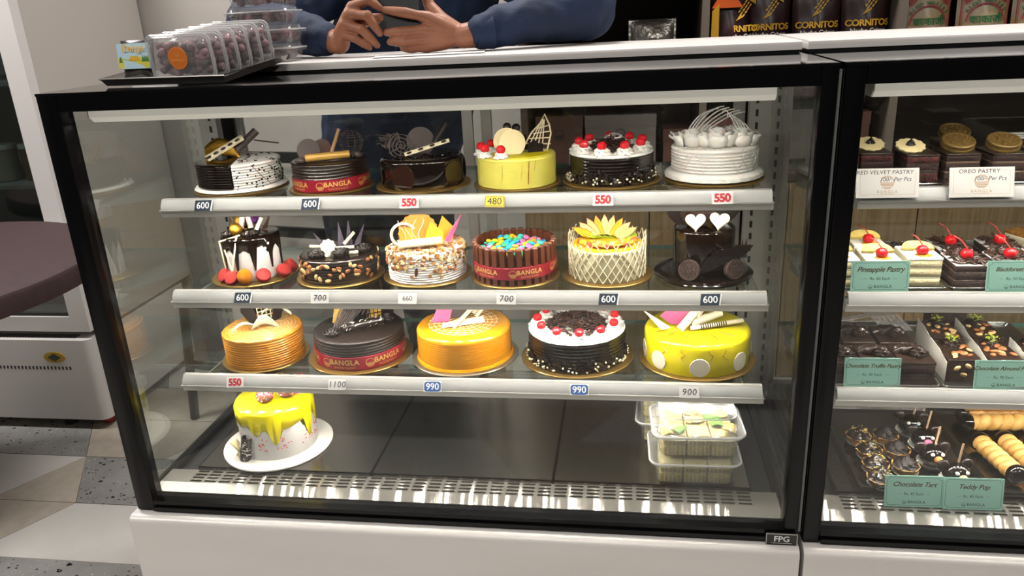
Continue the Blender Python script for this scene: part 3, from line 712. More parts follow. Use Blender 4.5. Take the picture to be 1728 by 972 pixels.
ALM = G().ball(1, n=10, k=7, sx=1, sy=.62, sz=.36, mod=lambda a, t: 1 - .12*math.cos(a)).mesh('almond', NUT, 180)
ALMI = G().ball(1, n=10, k=7, sx=1, sy=.62, sz=.3, mod=lambda a, t: 1 - .12*math.cos(a)).mesh('almond_piece', NUTIN, 180)
def cake_almond():
    c = cake(.366, .243, Z2, 'dark chocolate cake with almonds pressed around its side'); R, H = .074, .046
    board(c, .084); zb = .003; G().lathe(ridged(R, H, 7, .001, .006), 64, T(0, 0, zb)).build('cake_body', CHOC, c, 50); z = zb + H
    G().prism(circ(.066, 48), .001, T(0, 0, z - .0002), .0003).build('glaze_top', GLAZE, c)
    q = random.Random(12)
    for k in range(74):
        a = q.uniform(-185, 10) if k < 60 else q.uniform(10, 175)
        put('almond', ALM if q.random() < .62 else ALMI, c, on_side(R, math.radians(a), zb + .004 + q.random()**.8*.036, .0004) @ RZ(q.uniform(0, 180)) @ RX(q.uniform(-20, 20)) @ S(q.uniform(.0046, .0068)))
    fl = G().prism(circ(.0135, 40, 1, 1, lambda a: 1 + .08*math.cos(9*a)), .004, None, .001).build('white_flower_disc', WCHOC, c); fl.matrix_local = T(-.018, -.022, z + .016) @ RX(62)
    G().prism(circ(.006, 20), .006, None, .0015).build('white_drop', WCHOC, c).matrix_local = T(-.02, -.034, z)
    for p0, p1 in (((-.052, -.008, z + .017), (-.024, -.014, z + .014)), ((-.004, -.016, z + .01), (.03, -.014, z + .008)), ((.004, -.03, z + .003), (.036, -.036, z + .003)), ((.012, .0, z + .012), (.034, .004, z + .032))): stick(c, p0, p1, .0032, WCHOC, 'white_chocolate_stick')
    for k, (x, y) in enumerate(((-.042, -.028), (.004, -.032), (.046, -.02))): rose(c, x, y, z - .001, .0155, MATTECHOC, seed=70 + k)
    SP = glass('violet_sugar_pane', '#b9aebf', .08, .1, .35, '#8f8496')
    for x, dx, h, rz in ((-.02, -.024, .036, -12), (.008, -.002, .055, 0), (.022, .004, .054, 10), (.034, .024, .042, 20)): shard(c, x, .012, z, [(-.008, 0), (.008, 0), (dx, h)], SP, 'sugar_shard', .0013, rz, -6)
cake_almond()
def cake_nutty():
    c = cake(.538, .25, Z2, 'white cream cake with chopped nuts, orange disc and pink shards'); R, H = .074, .056
    board(c, .085); zb = .003; G().lathe(ridged(R, H, 11, .0014, .007), 64, T(0, 0, zb), lambda r, z, a, i: (r*(1 + .008*math.sin(13*a + i*.6)), z)).build('cake_body', CREAM, c, 60); z = zb + H
    def nm(q, i):
        if q.random() < .62: return T(q.uniform(-.07, .07), 0, 0) @ RZ(q.uniform(0, 360)) @ T(q.uniform(.0, .055), 0, z + .0015) @ RX(q.uniform(0, 90)) @ S(q.uniform(.0016, .0034)) if False else T((lambda t, a: (t*math.cos(a)))(*((lambda u: (u[0], u[1]))((math.sqrt(q.random())*.07, 0)))), 0, 0) if False else _top(q)
        return on_side(R, q.uniform(0, 6.283), zb + .012 + (H - .014)*math.sqrt(q.random()), .0006) @ RZ(q.uniform(0, 360)) @ RX(q.uniform(-50, 50)) @ S(q.uniform(.0016, .0034))
    def _top(q):
        t = math.sqrt(q.random())*.07; a = q.uniform(0, 6.283); return T(t*math.cos(a), t*math.sin(a), z + .0015) @ RZ(q.uniform(0, 360)) @ RX(q.uniform(0, 90)) @ S(q.uniform(.0016, .0036))
    scatter(c, 'chopped_nuts', 330, nm, CHIPB, M('praline_brown', '#a8713d', .5), 31); scatter(c, 'pale_nuts', 260, nm, CHIPB, NUTIN, 32)
    q = random.Random(5)
    for k in range(22): put('almond', ALM if k % 3 else ALMI, c, on_side(R, math.radians(q.uniform(-175, -5)), zb + q.uniform(.022, H), .0006) @ RZ(q.uniform(0, 180)) @ S(q.uniform(.004, .006)))
    put('caramel_drop', G().ball(1, n=10, k=6).mesh('caramel_drop', BROWNCHOC, 180), c, on_side(R, math.radians(-107), zb + .024) @ RZ(-10) @ S(.009, .0032, .0022))
    G().tube([(-.028 + .0225*math.cos(t), -.002, z + .022 + .0215*math.sin(t)) for t in [PI*.15 + PI*1.25*i/18 for i in range(19)]], .0028, 8).build('white_chocolate_ring', WCHOC, c).location = (-.012, 0, 0)
    OD = M('orange_disc_chocolate', '#ec9437', .4)
    d = G().prism(circ(.037, 60, 1, 1, lambda a: 1 + .035*math.cos(20*a)), .0025, None, .0008).build('orange_fluted_disc', OD, c); d.matrix_local = T(-.012, .004, z + .023) @ RX(82)
    g = G()
    for k in range(4): g.tube([(-.03 + .012*k + .006*math.sin(t*5 + k), -.02 + .045*t, .0028) for t in [i/8 for i in range(9)]], .0006, 5)
    g.build('white_veins', CREAM, d)
    YC = M('yellow_chocolate', '#f2b81e', .4)
    shard(c, .016, -.02, z + .004, [(-.022, .0), (.016, -.006), (.018, .022), (-.004, .042)], YC, 'yellow_chocolate_plate', .002, 0, -12)
    shard(c, .036, -.002, z + .006, [(-.02, .004), (.016, -.004), (.02, .022), (-.0, .046)], M('amber_chocolate', '#eda531', .4), 'yellow_chocolate_plate', .002, 8, -6)
    roll(c, (-.05, -.04, z + .012), (.03, -.038, z + .0145), .0095, WCHOC, 'white_chocolate_roll', True, 20, .62)
    for x, pts, rz in ((.036, [(0, .006), (.01, .0), (.038, .058)], 0), (-.03, [(0, .01), (.01, .0), (-.004, .056)], 0), (-.018, [(0, .01), (.012, .0), (-.006, .062)], 0), (.034, [(-.004, .0), (.014, .0), (.03, .044)], 4)): shard(c, x, .012 if x < 0 else -.006, z, pts, PINK if x != .034 else M('pale_pink_chocolate', '#efb7c2', .4), 'pink_shard', .0018, rz, -5)
cake_nutty()
def cake_bars():
    c = cake(.708, .244, Z2, 'cake fenced with chocolate wafer bars and filled with coloured candies'); R, H = .069, .058
    board(c, .084); zb = .003; G().lathe(smooth_prof(R, H - .008, .004), 56, T(0, 0, zb)).build('cake_body', CHOC, c)
    barm = G().prism(rrect(.0128, .0085, .0012, 2), .068, None, .0008)
    prof = [(-.0064, -.0042), (.0064, -.0042), (.0045, .0042), (-.0045, .0042)]
    barm = G().loft([[(x, y, 0) for x, y in prof], [(x, y, .0655) for x, y in prof], [(x*.8, y*.7, .0675) for x, y in prof]]).mesh('wafer_bar', KITKAT, 25)
    for k in range(31): put('wafer_bar', barm, c, T(0, 0, zb) @ RZ(360*k/31) @ T(0, R + .004, 0))
    ribbon(c, R + .0088, zb + .012, zb + .034, phases=(.32, -.75, 1.4), tsize=.0118)
    cols = [M('candy_' + n, h, .25, coat=.3) for n, h in (('pink', '#e667a6'), ('yellow', '#f0d022'), ('blue', '#2b9fce'), ('green', '#3fb060'), ('orange', '#ee8b2d'), ('teal', '#43bfae'))]
    ms = [G().ball(1, n=12, k=8, sz=.55).mesh('candy', mm, 180) for mm in cols]
    q = random.Random(8); pts = []
    for k in range(900):
        t = math.sqrt(q.random())*.060; a = q.uniform(0, 6.283); x, y = t*math.cos(a), t*math.sin(a)
        lay = 0
        if all(math.hypot(x - u, y - v) > .0098 for u, v, w in pts if w == 0): pts.append((x, y, 0))
        elif t < .05 and all(math.hypot(x - u, y - v) > .011 for u, v, w in pts if w == 1): pts.append((x, y, 1))
    for x, y, w in pts: put('candy', q.choice(ms), c, T(x, y, zb + H - .005 + .006*w) @ RX(q.uniform(-28, 28)) @ RY(q.uniform(-28, 28)) @ S(.0064))
cake_bars()
def cake_fruit():
    c = cake(.879, .25, Z2, 'fruit topped cake wrapped in a white chocolate lattice with apple fan'); R, H = .068, .056
    board(c, .084); zb = .003; G().lathe(smooth_prof(R, H, .004), 56, T(0, 0, zb)).build('cake_body', M('pale_cream', '#c6bd9c', .5), c); z = zb + H
    LAT = M('lattice_white_chocolate', '#d8ccaa', .42); q = random.Random(3); RR = R + .0022
    for k in range(30):
        a0 = 2*PI*k/30
        for d in (1, -1):
            top = .064 + q.uniform(-.004, .012) + (.006 if math.sin(a0) > 0 else 0)
            G().tube([((RR)*math.cos(a0 + d*.62*t), (RR)*math.sin(a0 + d*.62*t), zb + .001 + top*t) for t in [i/9 for i in range(10)]], .0010, 5).build('lattice_strip', LAT, c)
    G().prism(circ(.064, 44), .0015, T(0, 0, z - .0006), .0005).build('yellow_jelly', M('mango_jelly', '#f2c526', .15, coat=.5), c)
    KW = M('kiwi_green', '#9db52a', .25, coat=.4, col2='#b9c94c', nscale=90)
    for k in range(7):
        a = math.radians(35 + 17*k); put('kiwi_slice', G().prism(circ(.0165, 22, 1, .85), .003, None, .0008).mesh('kiwi_slice', KW), c, T(.043*math.cos(a)*1.1, .008 + .03*math.sin(a), z + .005) @ RZ(20*k) @ RX(24))
    AP = M('apple_flesh', '#f0cf86', .35, coat=.2); SK = M('apple_skin', '#a3302a', .35)
    for k in range(9):
        a = 66 - 16.5*k
        half = [(-.0062, 0), (-.0072, .014), (-.0055, .026), (0, .037), (.0055, .026), (.0072, .014), (.0062, 0)]
        o = plate(c, half, .0026, AP if k % 3 else M('mango_slice', '#f0b42e', .35, coat=.3), 'apple_slice', T(-.004 + .006*(k - 4)*.9, .026 - .001*abs(k - 4), z + .006) @ RY(-a) @ T(0, -.0008*k, .004) @ RX(80), .0004)
        G().tube([(x, y, 0.0013) for x, y in half[3:]], .0011, 5).build('apple_peel', SK, o).matrix_local = T(-.004 + .006*(k - 4)*.9, .026 - .001*abs(k - 4), z + .006) @ RY(-a) @ T(0, -.0008*k, .004) @ RX(80)
    SB = M('strawberry', '#cf3325', .3, coat=.3, col2='#e2593f', nscale=200)
    for k in range(13):
        a = math.radians(195 + 13*k); put('strawberry_slice', G().prism([(-.008, 0), (-.006, .007), (0, .01), (.006, .007), (.008, 0), (0, -.011)], .003, None, .0006).mesh('strawberry_slice', (SB, M('mango_slice', '#f0b42e'), M('peach', '#ec8f3a', .3, coat=.3))[k % 3]), c, T(.048*math.cos(a), .044*math.sin(a) + .002, z + .0045) @ RZ(25*k) @ RX(24))
    for k in range(9):
        a = math.radians(200 + 18*k); put('mango_cube', G().prism(rrect(.012, .008, .002, 2), .006, None, .001).mesh('mango_cube', (M('mango_slice', '#f0b42e'), M('peach', '#ec8f3a'), M('apple_flesh', '#f0cf86'))[k % 3]), c, T(.026*math.cos(a), .02*math.sin(a), z + .002) @ RZ(40*k))
cake_fruit()
HEART = [(16*math.sin(t)**3/17, (13*math.cos(t) - 5*math.cos(2*t) - 2*math.cos(3*t) - math.cos(4*t))/17) for t in [2*PI*i/36 for i in range(36)]]
def cookie_mesh():
    n = 40; OR = M('cookie_black', '#38231a', .6, bump=.5, bscale=300)
    g = G().lathe([(.95, -.24), (1, -.2), (1, -.08), (.94, -.07), (.94, .07), (1, .08), (1, .2), (.95, .25), (.84, .25), (.82, .21), (.5, .21)], n, None, lambda r, z, a, i: (r*(1 + (.015*math.cos(20*a) if i in (1, 2, 6, 7) else 0)), z))
    for k in range(12): g.ball(.085, T(.64*math.cos(PI*k/6), .64*math.sin(PI*k/6), .21) @ S(1, 1, 1.1), 6, 4)
    for k in range(6): g.ball(.11, T(.33*math.cos(PI*k/3), .33*math.sin(PI*k/3), .21) @ S(1, 1, 1.1), 6, 4)
    return g.mesh('sandwich_cookie', OR)
COOK = cookie_mesh()
def cake_hearts():
    c = cake(1.052, .252, Z2, 'tall glossy dark cake with two white hearts and round cookies'); R, H = .054, .082
    G().lathe([(.086, 0), (.0885, .004), (.084, .008), (.07, .0085), (.05, .0085)], 56, None, lambda r, z, a, i: (r*(1 + .012*math.sin(3*a)), z)).build('chocolate_base', GLAZE, c); zb = .008
    G().lathe(smooth_prof(R, H, .005), 60, T(0, 0, zb)).build('cake_body', GLAZE, c); z = zb + H
    for x, y, rz in ((-.016, -.034, 10), (.026, -.024, -18)):
        h = G().prism(HEART, .38, None, .1).build('white_heart', WCHOC, c); h.matrix_local = T(x, y, z + .0155) @ RZ(rz) @ RX(74) @ S(.0185)
        G().prism(HEART, .06, T(0, 0, .36) @ S(.7, .7, 1)).build('heart_relief', WCHOC, h)
    for x, y, zz, rz in ((-.022, .004, .022, 18), (-.004, -.004, .021, 8)): put('sandwich_cookie', COOK, c, T(x, y, z + zz) @ RZ(rz) @ RX(78) @ S(.0205))
    put('sandwich_cookie', COOK, c, T(-.023, -.066, zb + .0185) @ RZ(-14) @ RX(82) @ S(.0185)); put('sandwich_cookie', COOK, c, T(.052, -.052, zb + .0185) @ RZ(38) @ RX(82) @ S(.0185))
    leaf = [(0, 0), (.008, .012), (.0105, .028), (.008, .045), (0, .058), (-.008, .045), (-.0105, .028), (-.008, .012)]
    for x, y, zz, ry, rx, s in ((-.028, -.002, -.004, -52, 80, .9), (-.026, .004, .0, -34, 80, .9), (.018, .01, .0, 26, 82, 1), (.026, .014, -.002, 44, 82, .95)):
        plate(c, leaf, .0022, CHOC, 'chocolate_leaf', T(x, y, z + zz) @ RY(ry) @ RX(rx) @ S(s, s, 1), .0006)
    for k in range(5): plate(c, leaf, .002, GLAZE, 'chocolate_leaf', T(-.006 + .006*k, -.061 + .004*k, zb + .012 + .004*k) @ RY(48 + 4*k) @ RX(88) @ S(1.1, 1.25, 1), .0006)
    for k in range(3): shard(c, .058 + .006*k, -.02, zb + .03, [(-.004, 0), (.004, 0), (.002, .034)], CHOC, 'chocolate_spike', .002, 10*k, 0)
cake_hearts()
# ---------------------------------------------------------------- lower shelf
def cake_caramel():
    c = cake(.193, .226, Z3, 'caramel ridged cake with dark shards and white curls'); R, H = .077, .060
    board(c, .086); zb = .003; G().lathe(ridged(R, H, 11, .0013, .004, -.001), 64, T(0, 0, zb)).build('cake_body', CARAMEL, c, 50); z = zb + H
    g = G()
    for k in range(9):
        r = .012 + .007*k; g.tube([(r*math.cos(t) + .004, r*math.sin(t), z + .0003) for t in [2*PI*i/48 for i in range(48)]], .0005, 4, None, True)
    for k in range(28): a = 2*PI*k/28; g.tube([(.01*math.cos(a) + .004, .01*math.sin(a), z + .0003), (.066*math.cos(a) + .002, .066*math.sin(a), z + .0003)], .0004, 4)
    g.build('cream_web', M('web_cream', '#eccf96', .4), c, kind='stuff')
    G().lathe([(R - .001, H - .004), (R + .0006, H - .001), (R - .003, H + .0015), (R - .006, H)], 80, T(0, 0, zb), lambda r, zz, a, i: (r*(1 + .006*math.sin(23*a)), zz + .0006*math.sin(17*a))).build('top_edge', CARAMEL, c)
    for x, pts, rz in ((-.016, [(-.004, 0), (.012, -.002), (.004, .044), (-.018, .048), (-.02, .03)], 6), (.026, [(-.006, .0), (.012, .006), (.028, .044), (.006, .05)], -8), (.012, [(-.01, 0), (.01, 0), (.014, .044), (-.004, .046)], 0)): shard(c, x, .018, z, pts, CHOC, 'chocolate_shard', .002, rz, -10)
    g = G()
    for k in range(4): g.tube([(-.004 + .008*k, 0, .012), (-.006 + .009*k, 0, .046)], .0011, 5, T(0, .012, z) @ RX(-10))
    for k in range(4): g.tube([(-.006, 0, .018 + .008*k), (.024, 0, .02 + .008*k)], .0011, 5, T(0, .012, z) @ RX(-10))
    g.build('white_lattice', WCHOC, c)
    rows_ = [[(-.03 + .052*t - .004*u, -.004*u, .010 + .026*math.sin(PI*min(1, t*1.02))*(.35 + .65*u) - .012*t*(1 - u)) for u in (0, .25, .5, .75, 1)] for t in [i/12 for i in range(13)]]
    o = G().sheet(rows_, m=T(.012, -.014, z - .004) @ RZ(6)).build('white_chocolate_sail', WCHOC, c, 80); o.modifiers.new('s', 'SOLIDIFY').thickness = .0018
    rows_ = [[(.05*t, .006*math.sin(PI*t) + .0045*u*math.sin(PI*t), .004 + .010*math.sin(PI*t) + .005*u*u) for u in (-1, -.5, 0, .5, 1)] for t in [i/10 for i in range(11)]]
    o = G().sheet(rows_, m=T(-.058, -.022, z) @ RZ(6)).build('white_chocolate_curl', WCHOC, c, 80); o.modifiers.new('s', 'SOLIDIFY').thickness = .0016
    o = G().sheet(rows_, m=T(.004, .004, z + .022) @ RZ(-4) @ RY(14) @ S(1.1, 1, 1.2)).build('white_chocolate_curl', WCHOC, c, 80); o.modifiers.new('s', 'SOLIDIFY').thickness = .0016
cake_caramel()
def cake_ribbon_large():
    c = cake(.387, .244, Z3, 'large matte dark cake in red ribbon with a patterned chocolate roll'); R, H = .089, .056
    board(c, .104, GOLDB); zb = .003; G().lathe(ridged(R, H, 9, .0014, .004), 72, T(0, 0, zb)).build('cake_body', MATTECHOC, c, 50); z = zb + H
    ribbon(c, R + .0006, zb + .001, zb + .027, phases=(-.42, .56, -1.45, 1.55), tsize=.0145)
    o = roll(c, (-.03, -.03, z + .010), (.048, -.016, z + .013), .0095, CHOC, 'patterned_chocolate_roll', True, 18, 1.1)
    def pat(q, i):
        t = q.random(); a = q.uniform(0, 6.28); d = Vector((.078, .014, .003)); p = Vector((-.03, -.03, z + .010)) + d*t
        return T(*p) @ RZ(10) @ RX(math.degrees(a)) @ T(0, 0, .0093) @ RZ(q.uniform(20, 60)) @ S(q.uniform(.002, .0042), .0016, .001)
    scatter(o, 'white_marks', 60, pat, FLAKE, CREAM, 44)
    rose(c, -.052, -.03, z - .002, .0155, MATTECHOC, seed=81); rose(c, .058, .008, z - .001, .017, MATTECHOC, seed=82)
    g = G(); q = random.Random(6)
    for k in range(9):
        a = Vector((-.05 + .004*k, -.018 + .003*k, .004)); b = Vector((-.012 + .0075*k, .02, .05 - .001*k)); g.tube([a, a.lerp(b, .5) + Vector((0, 0, .012)), b], .0016, 6, T(0, 0, z))
    for k in range(7): g.tube([(-.046 + .011*k, .0, .012 + .002*k), (-.032 + .011*k, .014, .02 + .004*k), (-.022 + .011*k, .018, .034 + .001*k)], .0012, 6, T(0, 0, z))
    g.build('chocolate_lattice', GREYCHOC, c)
    for x, rz in ((-.036, -10), (.036, 8)):
        o = shard(c, x, .018, z + .006, [(-.014, 0), (.012, -.002), (.018, .042), (-.004, .046)], M('gold_sheet', '#d9b25c', .35, .4), 'gold_sheet', .0012, rz, -10)
    g = G()
    for k in range(6): g.tube([(.012 + .007*k, 0, 0), (.01 + .008*k, 0, .045)], .0009, 5, T(0, .008, z) @ RX(-8))
    for k in range(4): g.tube([(.01, 0, .008 + .01*k), (.055, 0, .011 + .01*k)], .0009, 5, T(0, .008, z) @ RX(-8))
    g.build('chocolate_grid', CHOC, c)
cake_ribbon_large()
def cake_orange():
    c = cake(.600, .247, Z3, 'large glossy orange cake with white web pattern and pink plate'); R, H = .092, .064
    board(c, .105, M('silver_board', '#a39a86', .35, .8)); zb = .003
    pr = ridged(R, H, 13, .0006, .010); G().lathe(pr, 72, T(0, 0, zb)).build('cake_body', ORANGE, c, 50); z = zb + H
    G().lathe([(R + .001, 0), (R + .004, .001), (R + .002, .005), (R - .002, .006)], 72, T(0, 0, zb), lambda r, zz, a, i: (r*(1 + .008*math.sin(5*a + 1)), zz)).build('glaze_pool', ORANGE, c)
    g = G()
    for k in range(1, 8):
        r = .0095*k; g.tube([(r*(1 + .018*math.cos(24*t))*math.cos(t), r*(1 + .018*math.cos(24*t))*math.sin(t) + .004, z + .0005) for t in [2*PI*i/96 for i in range(96)]], .0006, 4, None, True)
    for k in range(24): a = 2*PI*k/24; g.tube([(.01*math.cos(a), .01*math.sin(a) + .004, z + .0005), (.069*math.cos(a), .069*math.sin(a) + .004, z + .0005)], .0006, 4)
    g.build('cream_web', M('web_cream2', '#f0d9a6', .4), c, kind='stuff')
    for x, pts, mt, nm, rz in ((-.05, [(-.012, -.002), (.022, -.002), (.036, .036), (.01, .044)], PINK, 'pink_chocolate_plate', 0), (-.014, [(-.01, 0), (.03, .0), (.03, .04), (-.004, .044)], GREYCHOC, 'dark_chocolate_plate', 6)): shard(c, x, .008 if mt is PINK else .02, z + .004, pts, mt, nm, .002, rz, -14)
    plate(c, [(-.042, -.005), (.042, -.005), (.04, .008), (-.04, .004)], .003, IVORY, 'white_chocolate_bar', T(.0, -.016, z + .006) @ RZ(8) @ RX(58))
    roll(c, (-.02, -.03, z + .003), (.036, .01, z + .042), .0042, WCHOC, 'white_chocolate_stick', False); roll(c, (.02, .016, z + .012), (.05, .03, z + .044), .0052, WCHOC, 'white_chocolate_roll', True); roll(c, (.026, .01, z + .006), (.058, .028, z + .04), .0045, WCHOC, 'white_chocolate_roll', True)
cake_orange()
c = cake(.82, .252, Z3, 'large black forest cake with shavings and cherries on lower shelf'); black_forest(c, .093, .060, 11, .058, 51, 110, .108, (.0165, .019), .0085)
def cake_yellow():
    c = cake(1.045, .250, Z3, 'large bright yellow cake with white discs on its side'); R, H = .097, .062
    board(c, .108); zb = .003; G().lathe(smooth_prof(R, H, .009), 72, T(0, 0, zb)).build('cake_body', YELLOW, c); z = zb + H
    dm = G().prism(circ(.0175, 64, 1, 1, lambda a: 1 + .035*math.cos(20*a)), .002, None, .0006).mesh('white_fluted_disc', M('disc_white', '#e2d8c2', .45))
    for a in (-168, -133, -86, -38, 8, 60, 110, 160): put('white_fluted_disc', dm, c, on_side(R - .0012, math.radians(a), zb + .0195))
    STRK = M('caramel_streak', '#b7761f', .3); q = random.Random(9)
    for k in range(16):
        a0 = math.radians(q.uniform(-165, -15)); top = q.random() < .55
        if top: pts = [((R*(.45 + .1*i))*math.cos(a0 + q.uniform(-.04, .04)), (R*(.45 + .1*i))*math.sin(a0 + q.uniform(-.04, .04)), z + .0006) for i in range(5)]
        else: pts = [on_side(R, a0 + .03*i*q.uniform(-1, 1.5), zb + H - .008 - .006*i, .0002) @ Vector((0, 0, 0)) for i in range(5)]
        G().tube(pts, [.0002, .0006, .0009, .0006, .0003], 5).build('caramel_streak', STRK, c)
    plate(c, [(-.012, -.004), (.014, -.004), (-.05, .034)], .002, IVORY, 'yellow_shard', T(-.052, -.026, z + .002) @ RX(64))
    shard(c, -.042, -.006, z + .002, [(-.008, .002), (.022, -.004), (.032, .02), (.004, .044), (-.026, .016)], PINK, 'pink_chocolate_plate', .002, 4, -12)
    shard(c, -.01, .014, z + .004, [(-.018, 0), (.02, 0), (.024, .046), (-.02, .046)], GREYCHOC, 'dark_chocolate_plate', .002, 0, -10)
    roll(c, (-.03, -.036, z + .004), (.012, -.004, z + .052), .0085, WCHOC, 'white_chocolate_roll'); roll(c, (.0, -.01, z + .02), (.02, .008, z + .054), .0055, WCHOC, 'white_chocolate_roll')
    roll(c, (-.012, -.018, z + .009), (.042, .012, z + .022), .0085, WCHOC, 'white_chocolate_roll')
    o = roll(c, (-.012, -.032, z + .006), (.082, -.002, z + .014), .0042, WCHOC, 'striped_wafer_stick', False)
    d = Vector((.094, .03, .008)); p0 = Vector((-.012, -.032, z + .006)); qd = d.to_track_quat('Z', 'Y').to_matrix().to_4x4()
    for k in range(12): G().lathe([(.0043, 0), (.0046, .0003), (.0046, .0019), (.0043, .0022)], 14, Matrix.Translation(p0 + d*(.19 + .042*k)) @ qd).build('chocolate_band', CHOC, o)
    ball(c, -.036, -.032, z + .002, .012, YELLOW, 'glaze_drop', 1.4, .8, .35)
cake_yellow()
# ---------------------------------------------------------------- deck of the cake case
def cake_deck():
    c = cake(.203, .196, ZD, 'white cake with running yellow glaze on steel deck'); R, H = .076, .104
    board(c, .110, WBOARD, .004, noisy(3, .012)); zb = .004
    G().lathe(smooth_prof(R, H - .004, .004), 64, T(.004, 0, zb)).build('cake_body', M('white_icing', '#e4e0dc'), c)
    ND = 13; q = random.Random(21); ln = [q.choice((.03, .036, .042, .05, .062, .085)) for _ in range(ND)]; ln[9] = .07; ln[11] = .075; ln[10] = .035
    def drip(r, z, a, i):
        if i > 1: return r, z
        k = (a/(2*PI)*ND) % ND; f = k - int(k); d = ln[int(k) % ND]; d2 = .034 + .006*math.sin(a*3)
        w = max(0, math.cos((f - .5)*PI*1.5))**.8 if abs(f - .5) < .33 else 0
        return r, H - (d2 + (d - d2)*w*(1 if d > d2 else 0)) + (0 if i == 1 else -.001)
    G().lathe([(R + .0004, 0), (R + .0022, 0), (R + .0022, H - .006), (R - .002, H), (R*.5, H + .0006)], 208, T(.004, 0, zb), drip).build('yellow_drip_glaze', YELLOW, c, 70, label='bright yellow glaze with drips')
    z = zb + H
    SPR = [M('sprinkle_' + n, h, .5) for n, h in (('pink', '#e2557f'), ('orange', '#ef8a2d'), ('white', '#f2f0ea'), ('teal', '#3fa7a3'))]
    for i, m_ in enumerate((SPR[0], SPR[1])): scatter(c, 'sugar_sprinkles', 34, lambda q, k: T(.004, 0, 0) @ on_side(R, math.radians(q.choice((-120, -85, -50, -25, -150)) + q.gauss(0, 6)), zb + .02 + q.random()*.03, .0004) @ RZ(q.uniform(0, 180)) @ S(.0022, .0007, .0007), CHIPB, m_, 60 + i)
    ban = glass('dummy', '#ffffff')
    for k, (x, y, zz, mt) in enumerate(((-.012, -.022, .017, M('doughball', '#5b2f2a', .5)), (.03, -.022, .02, M('doughball', '#5b2f2a')), (-.018, .012, .03, CHOC), (.026, .012, .03, IVORY))):
        b = ball(c, x, y, z + zz - .002, .0165, mt, 'doughnut_ball', 1.05, 1.0, .95)
        for i, m_ in enumerate(SPR):
            def fn(q, k2):
                t = q.uniform(-.5, 1.4); a = q.uniform(0, 6.28); return RZ(math.degrees(a)) @ RY(90 - math.degrees(t)) @ T(0, 0, 1) @ RZ(q.uniform(0, 180)) @ S(.11, .045, .045)
            scatter(b, 'sugar_sprinkles', 26, fn, CHIPB, m_, 90 + 10*k + i)
    RS = M('candy_stripe_red', '#d8402e', .4); w = shard(c, .046, -.012, z - .002, [(-.004, 0), (.02, .0), (.02, .044), (.002, .044)], CREAM, 'striped_wafer', .002, -8, -8)
    g = G()
    for k in range(5): g.prism([(-.003, .002 + .009*k), (.019, .006 + .009*k), (.019, .010 + .009*k), (-.003, .006 + .009*k)], .0025, T(.046, -.0125, z - .002) @ RZ(-8) @ RX(82))
    g.build('red_stripes', RS, w, 0)
    o = roll(c, (-.068, -.046, zb + .002), (-.058, -.05, zb + .05), .0115, CHOC, 'patterned_chocolate_roll', True, 18, 1.2)
    def pat(q, i): return T(-.063, -.048, zb + .004 + .044*q.random()) @ RZ(q.uniform(-180, 0)) @ T(.0113, 0, 0) @ RY(90) @ RZ(q.uniform(0, 90)) @ S(q.uniform(.002, .004), .0018, .001)
    scatter(o, 'white_marks', 50, pat, FLAKE, CREAM, 47)
    rows_ = [[(-.085 + .01*math.sin(3*v + u), -.02 - .02*u + .004*math.sin(9*v), .004 + .04*v) for u in [i/4 for i in range(5)]] for v in [i/5 for i in range(6)]]
    o = G().sheet(rows_).build('banana_leaf_sheet', IVORY, c, 80); o.name = 'white_chocolate_ruffle'; o.modifiers.new('s', 'SOLIDIFY').thickness = .0014
cake_deck()
bpy.data.materials.remove(MATS.pop('dummy'))
